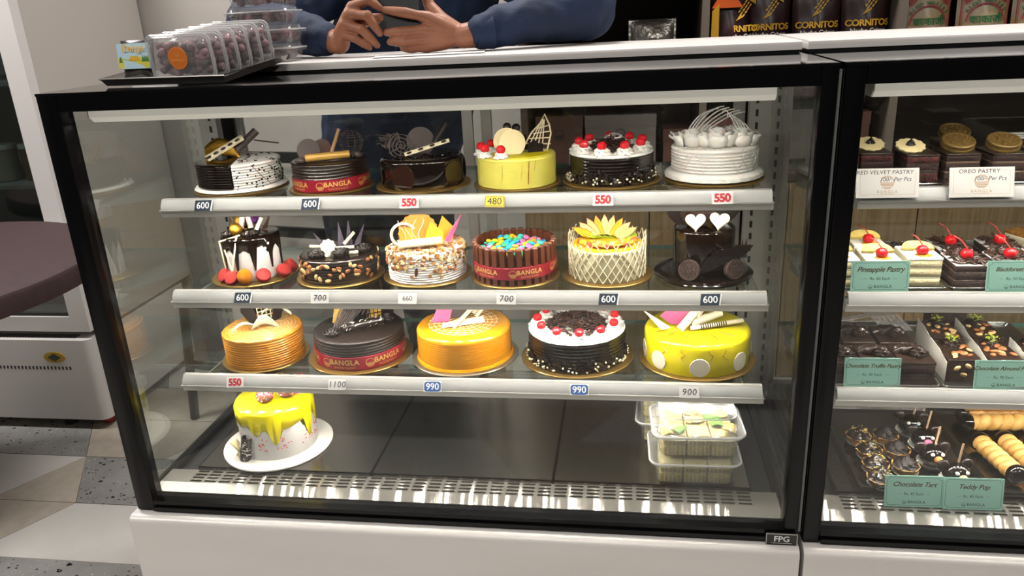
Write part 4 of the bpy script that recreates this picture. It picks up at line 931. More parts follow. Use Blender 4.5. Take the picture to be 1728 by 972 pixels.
# clear takeaway boxes with pale sandwiches
def rr3(sx, sy, r, z, k=4): return [(x, y, z) for x, y in rrect(sx, sy, r, k)]
FOODY = M('pale_sponge', '#a99a52', .75, col2='#978844', nscale=60, bump=.4, bscale=160); FOODW = M('white_bread', '#b8ab74', .8, col2='#a89a60', nscale=60, bump=.3, bscale=160); LEAF = M('salad_green', '#4c7a2c', .5, col2='#6f9a44', nscale=60)
def lunch_box(loc, label, rz, seed, h2):
    t = thing('food_container', loc, label, 'container', rz, 'clear food containers on the deck')
    sx, sy = .152, .115; h1 = .045
    def tub(g, prof, ribs=0):
        rings = []
        for a, b, r, z in prof: rings.append(rr3(a, b, r, z, 5))
        g.loft(rings, None, True, True, False); return g
    t1 = tub(G(), [(sx - .022, sy - .022, .014, .0008), (sx - .018, sy - .018, .016, .006), (sx - .008, sy - .008, .018, h1 - .006), (sx + .006, sy + .006, .02, h1 - .004), (sx + .006, sy + .006, .02, h1)])
    o = t1.build('tub', PLASTIC, t, 60)
    g = G()
    for k in range(16):
        x = -sx/2 + .022 + (sx - .044)*k/15
        g.tube([(x, -(sy - .018)/2 - .0002, .006), (x, -(sy - .010)/2 - .0004, h1 - .008)], .0014, 5)
    g.build('tub_ribs', PLASTIC, o, kind='stuff')
    g = G().loft([rr3(sx + .007, sy + .007, .02, h1 + .0005, 5), rr3(sx + .007, sy + .007, .02, h1 + .004, 5), rr3(sx - .006, sy - .006, .02, h1 + .006, 5), rr3(sx - .016, sy - .016, .022, h1 + max(.0065, h2 - .008), 5), rr3(sx - .03, sy - .03, .02, h1 + h2, 5)], None, True, False, True)
    lid = g.build('lid', PLASTIC, t, 60)
    g = G(); g.tube(rr3(sx + .008, sy + .008, .02, h1 + .002, 5), .0022, 6, None, True); g.build('lid_rim', PRIM, t)
    if h2 > .02: g = G(); g.tube(rr3(sx - .020, sy - .020, .022, h1 + h2 - .005, 5), .0014, 6, None, True); g.build('lid_edge', PRIM, t)
    q = random.Random(seed)
    for i in range(3):
        for j in range(2):
            x = -.042 + .042*i; y = -.024 + .048*j
            for k in range(2):
                b = G().prism(rrect(.0405, .046, .004, 2), .0195, None, .002).build('sponge_piece', FOODY if k == 0 else FOODW, t); b.matrix_local = T(x, y, .0025 + .0205*k) @ RZ(q.uniform(-3, 3))
            G().prism(circ(.018, 14, 1, 1.1, noisy(q.randint(0, 99), .2)), .0018).build('salad_leaf', LEAF, t).matrix_local = T(x, y, .0206) 
    for k in range(9 if h2 > .02 else 0):
        rows_ = [[(.012*u, .02*v, .003*math.sin(4*v + u) + .002*u*u) for u in (-1, -.5, 0, .5, 1)] for v in (0, .3, .6, 1)]
        o = G().sheet(rows_).build('garnish', (LEAF, FOODY, FOODW)[k % 3], t, 80); o.matrix_local = T(q.uniform(-.05, .05), q.uniform(-.04, .02), .0455 + q.uniform(0, .006)) @ RZ(q.uniform(0, 360)); o.modifiers.new('s', 'SOLIDIFY').thickness = .0015
    return t
lunch_box((1.036, .152, .0325), 'clear box of pale sandwiches under another at the front of the deck', 1, 1, .008)
lunch_box((1.040, .155, .0865), 'clear lidded box of pale sandwiches on top of the front stack', 2, 2, .036)
lunch_box((1.015, .290, .0325), 'clear sandwich box at bottom of the rear stack', -3, 3, .008)
lunch_box((1.012, .292, .0865), 'clear sandwich box on top of the rear stack, behind the front one', -2, 4, .036)

# ---------------------------------------------------------------- price tags on the shelf rails
NAVY = M('tag_navy', '#16293a', .4); BLUEP = M('tag_blue', '#2f5c9c', .4); TAGW = M('tag_paper', '#dedcd8', .6); TAGC = M('tag_clear_paper', '#d6d4d2', .35); TAGY = M('tag_yellow', '#d9c13a', .45); INKW = M('ink_white', '#eeeeee', .5); INKR = M('ink_red', '#b3222c', .5); INKK = M('ink_dark', '#2b2b38', .5)
def price_tag(x, y, z, text, kind, where, rz=0, tilt=0):
    desc = {'navy': 'navy tag with white %s', 'red': 'clear tag with red %s', 'yellow': 'yellow tag with dark %s', 'blue': 'blue six sided tag with white %s', 'hand': 'paper slip with handwritten %s', 'plain': 'grey paper tag with printed %s'}[kind] % text
    o = thing('price_tag', (x, y, z), desc + ' ' + where, 'price tag', 0, 'price tags on the cake shelves')
    o.rotation_euler = (math.radians(90 - 24), math.radians(tilt), 0)
    w, h = .034, .0195
    base = {'navy': NAVY, 'red': TAGC, 'yellow': TAGY, 'blue': TAGW, 'hand': TAGC, 'plain': TAGW}[kind]
    G().prism(rrect(w, h, .001, 1) if kind != 'navy' else [(-w/2, -h/2), (w/2 - .003, -h/2), (w/2, h/2), (-w/2 + .002, h/2)], .0006).build('card', base, o, 0)
    if kind == 'navy':
        G().prism([(w/2 - .003, -h/2), (w/2 - .001, -h/2), (w/2 + .002, h/2), (w/2, h/2)], .0007).build('white_edge', INKW, o, 0)
    if kind == 'blue': G().prism([(-.0155, -.006), (-.012, -.0088), (.012, -.0088), (.0155, -.006), (.0155, .006), (.012, .0088), (-.012, .0088), (-.0155, .006)], .0004, T(0, 0, .0006)).build('blue_panel', BLUEP, o, 0)
    if kind == 'yellow':
        g = G()
        for a, b, c_, d in ((-.0155, .0155, .0075, .0083), (-.0155, .0155, -.0083, -.0075), (-.0163, -.0155, -.0075, .0075), (.0155, .0163, -.0075, .0075)): g.box(a, b, c_, d, .0006, .0008)
        g.build('border', INKK, o, 0)
    g = G(); kw = {'navy': dict(size=.0165, bold=.01), 'red': dict(size=.0185, bold=.045, spacing=.93), 'yellow': dict(size=.0165, bold=0), 'blue': dict(size=.0165, bold=.015), 'hand': dict(size=.0155, bold=.004, shear=.12, spacing=1.12), 'plain': dict(size=.0125, bold=0)}[kind]
    sz = kw.pop('size'); write(g, text, sz, T(0, -.0003, .0012), **kw)
    if kind == 'hand' and text == '700': g.box(-.014, .014, -.0008, -.0003, .0011, .0012)
    g.build('digits', {'navy': INKW, 'red': INKR, 'yellow': INKK, 'blue': INKW, 'hand': INKK, 'plain': INKK}[kind], o, 0)
    return o
ty = lambda y: y - .0075
for x, k, tx, wh, tl in ((.164, 'navy', '600', 'under the half black half white cake', -1), (.366, 'navy', '600', 'under the ribboned cake on top shelf', -2), (.545, 'red', '550', 'under the cake with side discs', -1), (.694, 'yellow', '480', 'under the pale yellow cake', 2), (.876, 'red', '550', 'under the small black forest cake', 0), (1.068, 'red', '550', 'under the white rose cake', -1)): price_tag(x, ty(.1505), .5495, tx, k, wh, 0, tl)
for x, k, tx, wh, tl in ((.216, 'navy', '600', 'under the tall drip cake', -1), (.365, 'hand', '700', 'under the almond cake', -1), (.529, 'plain', '660', 'under the nutty white cake', 0), (.707, 'hand', '700', 'under the candy filled cake', 1), (.884, 'navy', '600', 'under the fruit lattice cake', 0), (1.054, 'navy', '600', 'under the cake with hearts', -1)): price_tag(x, ty(.1375), .3785, tx, k, wh, 0, tl)
for x, k, tx, wh, tl in ((.178, 'red', '550', 'under the caramel cake', -2), (.381, 'hand', '1100', 'under the large ribboned cake', -1), (.564, 'blue', '990', 'under the large orange cake', -1), (.832, 'blue', '990', 'under the large black forest cake', -1), (1.023, 'hand', '900', 'under the large yellow cake', 0)): price_tag(x, ty(.1235), .2115, tx, k, wh, 0, tl)
# ---------------------------------------------------------------- second case: pastries
SPONGE = M('vanilla_sponge', '#d6cca6', .8, bump=.35, bscale=220, col2='#ccc096', nscale=80); DSPONGE = M('chocolate_sponge', '#2a1712', .8, bump=.4, bscale=240); VSPONGE = M('red_velvet_sponge', '#542420', .85, bump=.6, bscale=240, col2='#2c1210', nscale=110)
PASTC = M('pastry_cream', '#dbd3b2', .5); TRUF = M('truffle_chocolate', '#241812', .33, coat=.2)
def tray(x0, x1, y0, y1, z, label, rim=.008, mat=None):
    t = thing('serving_tray', ((x0 + x1)/2, (y0 + y1)/2, z), label, 'tray', group='steel trays under the pastries')
    sx, sy = x1 - x0, y1 - y0; mat = mat or STEEL
    G().loft([rr3(sx - .008, sy - .008, .006, .0004, 3), rr3(sx, sy, .008, rim, 3), rr3(sx - .003, sy - .003, .008, rim, 3), rr3(sx - .011, sy - .011, .006, .0016, 3)]).build('tray_pan', mat, t, 40)
    g = G(); r = rr3(sx + .001, sy + .001, .008, rim, 3); g.tube(r, .0014, 6, None, True); g.build('rolled_rim', mat, t)
    return t
def layers(par, w, d, spec, z0=0):
    z = z0
    for k, (name, h, mat, ins) in enumerate(spec):
        G().prism(rrect(w - ins, d - ins, .0025, 2), h, T(0, 0, z), .0006).build(name, mat, par); z += h
    return z
def pastry(x, y, z, label, rz=0, group='pastry slices'): return thing('pastry', (x, y, z), label, 'pastry', rz, group)
tray(1.245, 1.413, .17, .42, Z1, 'steel tray carrying the red velvet pastries', .005)
tray(1.418, 1.70, .17, .42, Z1, 'steel tray carrying the cookie topped pastries', .005)
def velvet(x, y, where, rz=0, disc=(0, 0)):
    p = pastry(x, y, Z1 + .0017, 'red velvet slice with a white scalloped disc ' + where, rz)
    z = layers(p, .050, .068, (('red_sponge', .014, VSPONGE, .0), ('chocolate_layer', .004, CHOC, .001), ('dark_sponge', .012, DSPONGE, .0), ('red_sponge', .011, VSPONGE, .0), ('chocolate_top', .003, CHOC, -.001)))
    d = G().prism(circ(.0222, 72, 1, 1, lambda a: 1 + .045*math.cos(12*a)), .0028, T(disc[0], disc[1], z + .0085) @ RX(20), .0006).build('white_disc', IVORY, p)
    rosette(p, disc[0], disc[1] - .001, z + .0105, .0068, .011, CHOC, 'chocolate_kiss', 0, 6, 1.2)
velvet(1.321, .252, 'at the back', 0, (-.002, .004)); velvet(1.386, .232, 'nearest the cookie slices', 0, (-.012, -.002)); velvet(1.264, .236, 'half hidden by the black post', 0)
def oreo(x, y, where, gold=True, rz=0):
    p = pastry(x, y, Z1 + .0017, 'dark slice topped with gold dusted cookie ' + where, rz)
    z = layers(p, .052, .068, (('dark_sponge', .013, DSPONGE, 0), ('cream_layer', .0035, M('mocha_cream', '#6e584a', .6), .001), ('dark_sponge', .012, DSPONGE, 0), ('cream_layer', .0035, M('mocha_cream', '#a5866a'), .001), ('dark_sponge', .009, DSPONGE, 0), ('chocolate_top', .003, CHOC, -.001)))
    put('cookie', COOK if not gold else COOKG, p, T(0, -.002, z + .0125) @ RX(20) @ S(.025))
COOKG = COOK.copy(); COOKG.materials[0] = M('gold_dusted_cookie', '#4f3a22', .5, .2, col2='#94783c', nscale=160)
oreo(1.446, .232, 'in the front row by the red velvet'); oreo(1.512, .226, 'in the front row at right'); oreo(1.478, .335, 'in the second row'); oreo(1.577, .232, 'beyond the card, far right')
p = pastry(1.585, .34, Z1 + .0017, 'dark slice striped with white chocolate in second row'); z = layers(p, .06, .07, (('dark_sponge', .02, DSPONGE, 0), ('cream_layer', .004, PASTC, .001), ('dark_sponge', .02, DSPONGE, 0), ('chocolate_top', .003, CHOC, -.001)))
for k in range(3): G().box(-.028, .028, -.026 + .022*k, -.016 + .022*k, z, z + .0015).build('white_stripe', CREAM, p)
# middle shelf
tray(1.236, 1.432, .155, .42, Z2, 'steel tray carrying the pineapple pastries', .007)
tray(1.438, 1.66, .155, .42, Z2, 'steel tray carrying the black forest pastries', .007)
PINE = M('pineapple', '#ecd06a', .3, coat=.3, col2='#f0dc8c', nscale=70)
def pineapple(x, y, where, rz=0, ch=True):
    p = pastry(x, y, Z2 + .0017, 'white cream pineapple slice with cherry ' + where, rz)
    z = layers(p, .054, .072, (('sponge', .014, SPONGE, 0), ('cream_layer', .003, PASTC, .0006), ('sponge', .013, SPONGE, 0), ('cream_layer', .003, PASTC, .0006), ('sponge', .012, SPONGE, 0), ('cream_top', .004, CREAM, -.001)))
    half = [(.026*math.cos(PI*i/14), .021*math.sin(PI*i/14)*(1 + .06*math.sin(7*i))) for i in range(15)] + [(.006*math.cos(PI*(14 - i)/14), .004*math.sin(PI*(14 - i)/14)) for i in range(0, 15, 2)]
    half = half[:15] + [(-.007, -.001), (0, .005), (.007, -.001)]
    plate(p, half, .006, PINE, 'pineapple_ring', T(0, .006, z + .0005) @ RX(24), .001)
    G().box(-.0278, -.0268, -.036, .036, .001, z - .002).build('cream_side', PASTC, p)
    if ch:
        cherry(p, .0, -.016, z + .008, .0095, (-.014, .012, .018)); G().prism(circ(.012, 20, 1.1, .8, noisy(int(x*900), .15)), .0012, T(.002, -.019, z), .0004).build('syrup', M('cherry_syrup', '#dba12e', .15, coat=.5), p)
pineapple(1.334, .198, 'behind the pineapple sign'); pineapple(1.336, .283, 'in the second row'); pineapple(1.402, .212, 'nearest the black forest slices'); pineapple(1.270, .205, 'against the black post'); pineapple(1.268, .29, 'in the rear corner')
def bforest(x, y, where, rz=0):
    p = pastry(x, y, Z2 + .0017, 'black forest slice with shavings and cherry ' + where, rz)
    z = layers(p, .054, .072, (('dark_sponge', .0115, DSPONGE, 0), ('cream_layer', .002, M('smeared_cream', '#8f7f74', .7, col2='#4a3830', nscale=160), .0), ('dark_sponge', .0115, DSPONGE, 0), ('cream_layer', .002, M('smeared_cream', '#8f7f74'), .0), ('dark_sponge', .010, DSPONGE, 0), ('cream_top', .002, CREAM, 0)))
    sd = int(x*1000 + y*500)
    scatter(p, 'chocolate_shavings', 150, lambda q, i: T(q.uniform(-.025, .025), q.uniform(-.034, .034), z + q.uniform(.0, .006)) @ RZ(q.uniform(0, 360)) @ RX(q.uniform(-50, 50)) @ RY(q.uniform(-40, 40)) @ S(q.uniform(.004, .009), q.uniform(.003, .005), .007), FLAKE, SHAVE, sd)
    cherry(p, -.004, -.012, z + .012, .0098, (-.02, .012, .02))
bforest(1.474, .205, 'at the front left'); bforest(1.478, .285, 'at the back left'); bforest(1.542, .21, 'behind the black forest sign'); bforest(1.560, .29, 'at the back right')
p = pastry(1.632, .33, Z2 + .0017, 'caramel topped wedge on the middle pastry shelf', 25); z = layers(p, .05, .07, (('sponge', .03, SPONGE, 0), ('cream_layer', .012, PASTC, 0), ('caramel_top', .006, M('nut_caramel', '#8a5a22', .4, col2='#c08a3c', nscale=120), 0)))
# lower shelf
tray(1.240, 1.436, .135, .42, Z3, 'steel tray carrying the truffle pastries', .006)
tray(1.442, 1.66, .135, .42, Z3, 'steel tray carrying the almond pastries', .006)
def truffle(x, y, where, rz=0):
    p = pastry(x, y, Z3 + .0017, 'chocolate truffle slice with piped shells ' + where, rz)
    z = layers(p, .056, .076, (('dark_sponge', .016, DSPONGE, 0), ('chocolate_layer', .003, TRUF, -.0006), ('dark_sponge', .016, DSPONGE, 0), ('truffle_top', .006, TRUF, -.001)))
    for dx, dy, rz2 in ((-.013, .012, 30), (.011, -.012, -150)):
        o = rosette(p, 0, 0, 0, 1, 1, TRUF, 'piped_shell', 0, 8, 2.6); o.matrix_local = T(dx, dy, z - .002) @ RZ(rz2) @ RX(52) @ S(.0155, .013, .03)
for x, y, w in ((1.402, .184, 'at the front beside the almond slices'), (1.342, .180, 'in the middle of the front row'), (1.281, .178, 'beside the black post'), (1.392, .268, 'at the right of the second row'), (1.330, .268, 'in the middle of the second row'), (1.268, .268, 'at the left of the second row')): truffle(x, y, w)
PAPER = M('white_paper', '#d9d4ca', .7)
def almond_slice(x, y, where, rz=0, n=13):
    p = pastry(x, y, Z3 + .0017, 'chocolate almond slice ' + where, rz)
    z = layers(p, .052, .078, (('dark_sponge', .018, DSPONGE, 0), ('chocolate_layer', .003, TRUF, -.0006), ('dark_sponge', .016, DSPONGE, 0), ('truffle_top', .004, TRUF, -.001)))
    pts = [(-.0285, -.039, .0), (-.029, .04, .0), (-.031, .042, .05), (-.029, .0, .042), (-.0285, -.038, .036)]
    G().prism([(-.038, -.001), (.04, -.001), (.042, .046), (.005, .044), (-.038, .034)], .0006, T(-.0275, 0, .001) @ Matrix(((0, 0, 1, 0), (1, 0, 0, 0), (0, 1, 0, 0), (0, 0, 0, 1)))).build('paper_liner', PAPER, p, 0)
    q = random.Random(int(x*1000 + y*777))
    for k in range(n): put('almond', ALM if q.random() < .65 else ALMI, p, T(q.uniform(-.021, .021), q.uniform(-.034, .026), z + .002) @ RZ(q.uniform(0, 180)) @ RX(q.uniform(-25, 25)) @ S(q.uniform(.0055, .0075)))
    for dx, dz in ((-.01, .026), (.006, .03), (.0, .014)): put('almond', ALMI, p, T(dx, -.0398, dz) @ RX(90) @ RZ(q.uniform(0, 180)) @ S(.0062))
    rosette(p, 0, .028, z - .001, .0155, .016, CHOC, 'chocolate_rosette', 0, 7, 2.4)
    scatter(p, 'pistachio_dust', 36, lambda q, i: T(q.gauss(0, .005), .026 + q.gauss(0, .005), z + .012 + q.random()*.004) @ RZ(q.uniform(0, 180)) @ S(.002, .0006, .0006), CHIPB, M('pistachio', '#a9bf3e', .6), 5)
almond_slice(1.480, .200, 'nearest the truffle slices'); almond_slice(1.546, .202, 'behind the almond sign'); almond_slice(1.612, .205, 'farthest right in the front row'); almond_slice(1.488, .292, 'in the second row, nut covered'); almond_slice(1.556, .296, 'in the second row at right')
p = pastry(1.525, .378, Z3 + .0017, 'tall dark cake block behind the almond slices'); z = layers(p, .06, .05, (('dark_sponge', .055, DSPONGE, 0), ('chocolate_top', .006, CHOC, -.001)))
scatter(p, 'chocolate_sticks', 26, lambda q, i: T(q.uniform(-.025, .025), q.uniform(-.02, .02), z + .003) @ RZ(q.uniform(0, 360)) @ RX(q.uniform(-20, 20)) @ S(.012, .0016, .002), CHIPB, CHOC, 3)
# clear plastic serving fork on the truffles
t = thing('serving_fork', (1.405, .345, Z3 + .046), 'clear plastic serving fork lying over the truffle slices', 'serving fork', 14)
CLEARP = glass('clear_fork', '#f2f2f2', .12, .06, .18)
for k in range(6): G().box(-.027 + .0095*k, -.0205 + .0095*k, -.05, .0, 0, .0018, RX(12)).build('tine', CLEARP, t, 30)
G().box(-.027, .0265, .0, .03, 0, .002).build('head', CLEARP, t, 30); G().box(-.15, -.027, .008, .022, 0, .0025, RY(-4)).build('handle', CLEARP, t, 30)
# deck: tarts, bear shaped pops, cream horns
tray(1.318, 1.530, .100, .405, ZD, 'dark steel tray of tarts and chocolate pops on the deck', .012, DECK)
tray(1.534, 1.80, .100, .405, ZD, 'dark steel tray of cream horns on the deck', .012, DECK)
CRUST = M('tart_crust', '#c08f4c', .65, col2='#a8763a', nscale=60, bump=.3, bscale=150)
def tart(x, y, gold, where, i):
    t = thing('tart', (x, y, ZD + .0022), ('chocolate tart dusted with gold flakes ' if gold else 'plain chocolate tart with piped swirl ') + where, 'tart', 37*i, 'chocolate tarts')
    G().lathe([(.013, 0), (.0145, .001), (.0225, .016), (.0235, .0175), (.0215, .0175), (.019, .013)], 48, None, lambda r, z, a, k: (r*(1 + .025*math.cos(18*a)), z)).build('crust', CRUST, t)
    rosette(t, 0, 0, .0145, .0212, .021, CHOC if gold else MATTECHOC, 'chocolate_swirl', 0, 7, 2.6)
    if gold: scatter(t, 'gold_flakes', 46, lambda q, k: RZ(q.uniform(0, 360)) @ T(.015*q.random()**.6, 0, .0325 - q.random()*.008) @ RX(q.uniform(-30, 30)) @ S(q.uniform(.0015, .0032), .0015, .002), FLAKE, M('gold_sprinkle', '#d5b561', .45, .2), i)
    g = G().lathe([(.016, -.0004), (.0215, .006), (.0222, .006), (.0165, -.0006)], 40, None, lambda r, z, a, k: (r*(1 + .03*math.cos(20*a)), z)); g.build('paper_cup', PAPER, t)
for i, (x, y, w) in enumerate(((1.356, .262, 'at the back'), (1.362, .212, 'second from the back'), (1.360, .164, 'third from the back'), (1.356, .119, 'at the front'))): tart(x, y, True, w, i)
for i, (x, y, w) in enumerate(((1.407, .268, 'at the back'), (1.412, .216, 'in the middle'), (1.410, .162, 'at the front'))): tart(x, y, False, w, i + 5)
def bear(x, y, col, where, i):
    t = thing('cake_pop', (x, y, ZD + .0022), 'dark chocolate bear shaped pop with ' + where, 'cake pop', -6 + 5*i, 'bear shaped cake pops')
    ball(t, 0, 0, .0235, .0215, GLAZE, 'head', 1.08, 1, .96)
    for s in (-1, 1):
        e = ball(t, s*.021, .008, .036, .0105, CHOC, 'ear', 1, .55, 1)
        ball(t, s*.0085, -.0165, .0335, .0034, CREAM, 'eye')
    ball(t, 0, -.0205, .026, .0072, M('candy_nose_%d' % i, col, .3), 'nose', 1.05, .7, .9)
    stick(t, (.002, .004, .03), (.008, .006, .078), .0019, M('paper_stick', '#b5977a', .6), 'stick')
    G().lathe([(.014, -.001), (.026, .011), (.0266, .011), (.0145, -.0014)], 60, None, lambda r, z, a, k: (r*(1 + .05*math.cos(24*a)), z)).build('paper_cup', PAPER, t)
for i, (x, y, c_, w) in enumerate(((1.462, .300, '#3f8fb5', 'a blue nose'), (1.468, .246, '#d4708f', 'a pink nose'), (1.464, .188, '#dc8f4b', 'an orange nose'), (1.482, .130, '#d9b878', 'a cream nose'))): bear(x, y, c_, w, i)
HORN = M('horn_pastry', '#dcae64', .5, col2='#c99447', nscale=50, bump=.15, bscale=120)
def horn(p0, p1, where, i, r=.0165, dip=True):
    p0, p1 = Vector(p0), Vector(p1); d = p1 - p0; L = d.length
    t = thing('cream_horn', p0, 'golden spiral cream horn ' + where, 'pastry', 0, 'cream horns'); t.rotation_euler = d.to_track_quat('Z', 'Y').to_euler()
    n = 72; prof = [(r*(.88 + .12*abs(math.sin(PI*7*k/n))), L*k/n) for k in range(n + 1)]
    G().lathe(prof, 26, None, lambda rr, z, a, k: (r*(.74 + .28*abs(math.sin(PI*6*k/n + a/2))**.6), z)).build('spiral_shell', HORN, t)
    if dip:
        for z in (-.004, L + .004): G().ball(r*1.12, T(0, 0, z), 16, 10, 1, 1, .8).build('chocolate_dip', GLAZE, t)
horn((1.566, .242, ZD + .0225), (1.582, .142, ZD + .0225), 'at the front left of its tray', 0); horn((1.612, .250, ZD + .0225), (1.628, .150, ZD + .0225), 'second from the left', 1); horn((1.660, .245, ZD + .0225), (1.676, .140, ZD + .0225), 'third from the left', 2)
horn((1.575, .318, ZD + .0225), (1.70, .325, ZD + .0225), 'lying crosswise at the bottom of the heap', 3); horn((1.58, .355, ZD + .0225), (1.71, .360, ZD + .0225), 'lying crosswise along the tray back', 4); horn((1.572, .338, ZD + .0545), (1.70, .343, ZD + .0545), 'lying crosswise on top of the heap', 5, .0165, False)
# ---------------------------------------------------------------- signs in front of the pastries
MINT = M('mint_card', '#96c4b5', .5); INKG = M('ink_brown', '#4a3512', .5); INKD = M('ink_grey_green', '#2d463d', .5); WCARD = M('white_card', '#c4c1be', .55); BIEGEINK = M('ink_beige', '#9c7a50', .6)
def sign(x, y, z, l1, l2, tilt, what, w=.091, h=.051):
    t = thing('sign_card', (x, y, z), 'mint green card reading ' + what, 'sign', 0, 'mint green pastry cards'); t.rotation_euler = (math.radians(90 - tilt), 0, math.radians(1))
    G().prism(rrect(w, h, .0005, 1, 0, h/2), .001).build('card', MINT, t, 0)
    g = G(); a, b, e = w/2 - .003, h/2 - .003, .0005
    for x0, x1, y0, y1 in ((-a + .004, a - .004, b - e, b), (-a + .004, a - .004, -b, -b + e), (-a, -a + e, -b + .004, b - .004), (a - e, a, -b + .004, b - .004)): g.box(x0, x1, y0 + h/2, y1 + h/2, .001, .0011)
    for sx in (-1, 1):
        for sy in (-1, 1): g.tube([(sx*(a - .004), h/2 + sy*b, .00105), (sx*(a - .0035), h/2 + sy*(b - .0035), .00105), (sx*a, h/2 + sy*(b - .004), .00105)], .00025, 4)
    g.build('border', INKD, t, 0)
    g = G(); write(g, l1, .0118 if len(l1) < 17 else .0096, T(0, h*.72, .0011), shear=.35, bold=.016, spacing=.95); g.build('title', INKG, t, 0)
    g = G(); write(g, l2, .0068, T(0, h*.42, .0011), bold=.004); g.box(-.026, -.02, h*.42 - .0003, h*.42, .001, .0011).box(.02, .026, h*.42 - .0003, h*.42, .001, .0011); write(g, 'BANGLA', .0068, T(.005, h*.16, .0011), bold=.012, spacing=1.1); logo(g, .0036, T(-.0145, h*.16, .0011)); g.build('lettering', INKD, t, 0)
sign(1.3255, .148, .3875, 'Pineapple Pastry', 'Rs. 60 Each', 8, 'Pineapple Pastry'); sign(1.532, .148, .3875, 'Blackforest Pastry', 'Rs. 50 Each', 8, 'Blackforest Pastry')
sign(1.3265, .1335, .2205, 'Chocolate Truffle Pastry', 'Rs. 90 Each', 8, 'Chocolate Truffle Pastry'); sign(1.532, .1335, .2195, 'Chocolate Almond Pastry', 'Rs. 90 Each', 8, 'Chocolate Almond Pastry')
sign(1.396, .072, .0262, 'Chocolate Tart', 'Rs. 45 Each', 10, 'Chocolate Tart', .094, .056); sign(1.489, .071, .0262, 'Teddy Pop', 'Rs. 45 Each', 10, 'Teddy Pop', .094, .056)
def wcard(x, y, z, l1, what):
    w, h = .093, .046; t = thing('sign_card', (x, y, z), 'white card with handwritten ' + what, 'sign', 0, 'white handwritten pastry cards'); t.rotation_euler = (math.radians(90 - 16), 0, 0)
    G().prism([(-w/2, 0), (w/2, 0), (w/2, h), (-w/2, h)], .001).build('card', WCARD, t, 0)
    g = G(); write(g, l1, .0088, T(-.004, h*.86, .0011), shear=.1, bold=.004, spacing=1.05); write(g, '100/- Per Pcs', .0092, T(.012, h*.62, .0011), shear=.2, bold=.002, spacing=.95); g.build('handwriting', INKK, t, 0)
    g = G(); logo(g, .0105, T(0, h*.52, .00105)); write(g, 'BANGLA', .0062, T(0, h*.2, .0011), spacing=1.4); write(g, 'PASTRYSHOP', .0026, T(0, h*.12, .0011), spacing=1.4)
    a, b = w/2 - .006, h/2 - .005
    for sx in (-1, 1): g.box(sx*a, sx*a + .0003, h/2 - b, h/2 + b, .001, .0011)
    for sy in (-1, 1): g.box(-a, a, h/2 + sy*b, h/2 + sy*b + .0003, .001, .0011)
    g.build('printed_emblem', BIEGEINK, t, 0)
wcard(1.3185, .1405, .5465, 'RED VELVET PASTRY', 'RED VELVET PASTRY'); wcard(1.4555, .1405, .5455, 'OREO PASTRY', 'OREO PASTRY')
# ---------------------------------------------------------------- tray of berry boxes on the case
DKTRAY = M('dark_tray_steel', '#7d7974', .3, .9)
TM = T(.062, .080, .7662) @ RZ(-7) @ RX(6.1)
t = thing('tray', (0, 0, 0), 'dark metal tray under the clear boxes on the counter', 'tray'); t.matrix_world = TM
G().loft([[(x, y, z) for x, y in ((i, i), (.235 - i, i), (.235 - i, .20 - i), (i, .20 - i))] for i, z in ((.006, 0), (0, .012), (.002, .012), (.008, .0015))]).build('tray_pan', DKTRAY, t, 20)
G().tube([(0, 0, .012), (.235, 0, .012), (.235, .2, .012), (0, .2, .012)], .0017, 6, None, True).build('rolled_rim', DKTRAY, t)
BERRY = [M('berry_' + str(i), a, .45, col2=b, nscale=90, bump=.4, bscale=160) for i, (a, b) in enumerate((('#4a2a2f', '#8c6c70'), ('#6f5a5c', '#3a2226'), ('#8d4a55', '#a98a8c')))]
BM = [G().ball(1, n=10, k=7, mod=lambda a, t: 1 + .06*math.sin(3*a)).mesh('candied_berry', b, 180) for b in BERRY]
STICK = M('orange_sticker', '#d9742a', .45); STICKT = M('sticker_print', '#f0a552', .45)
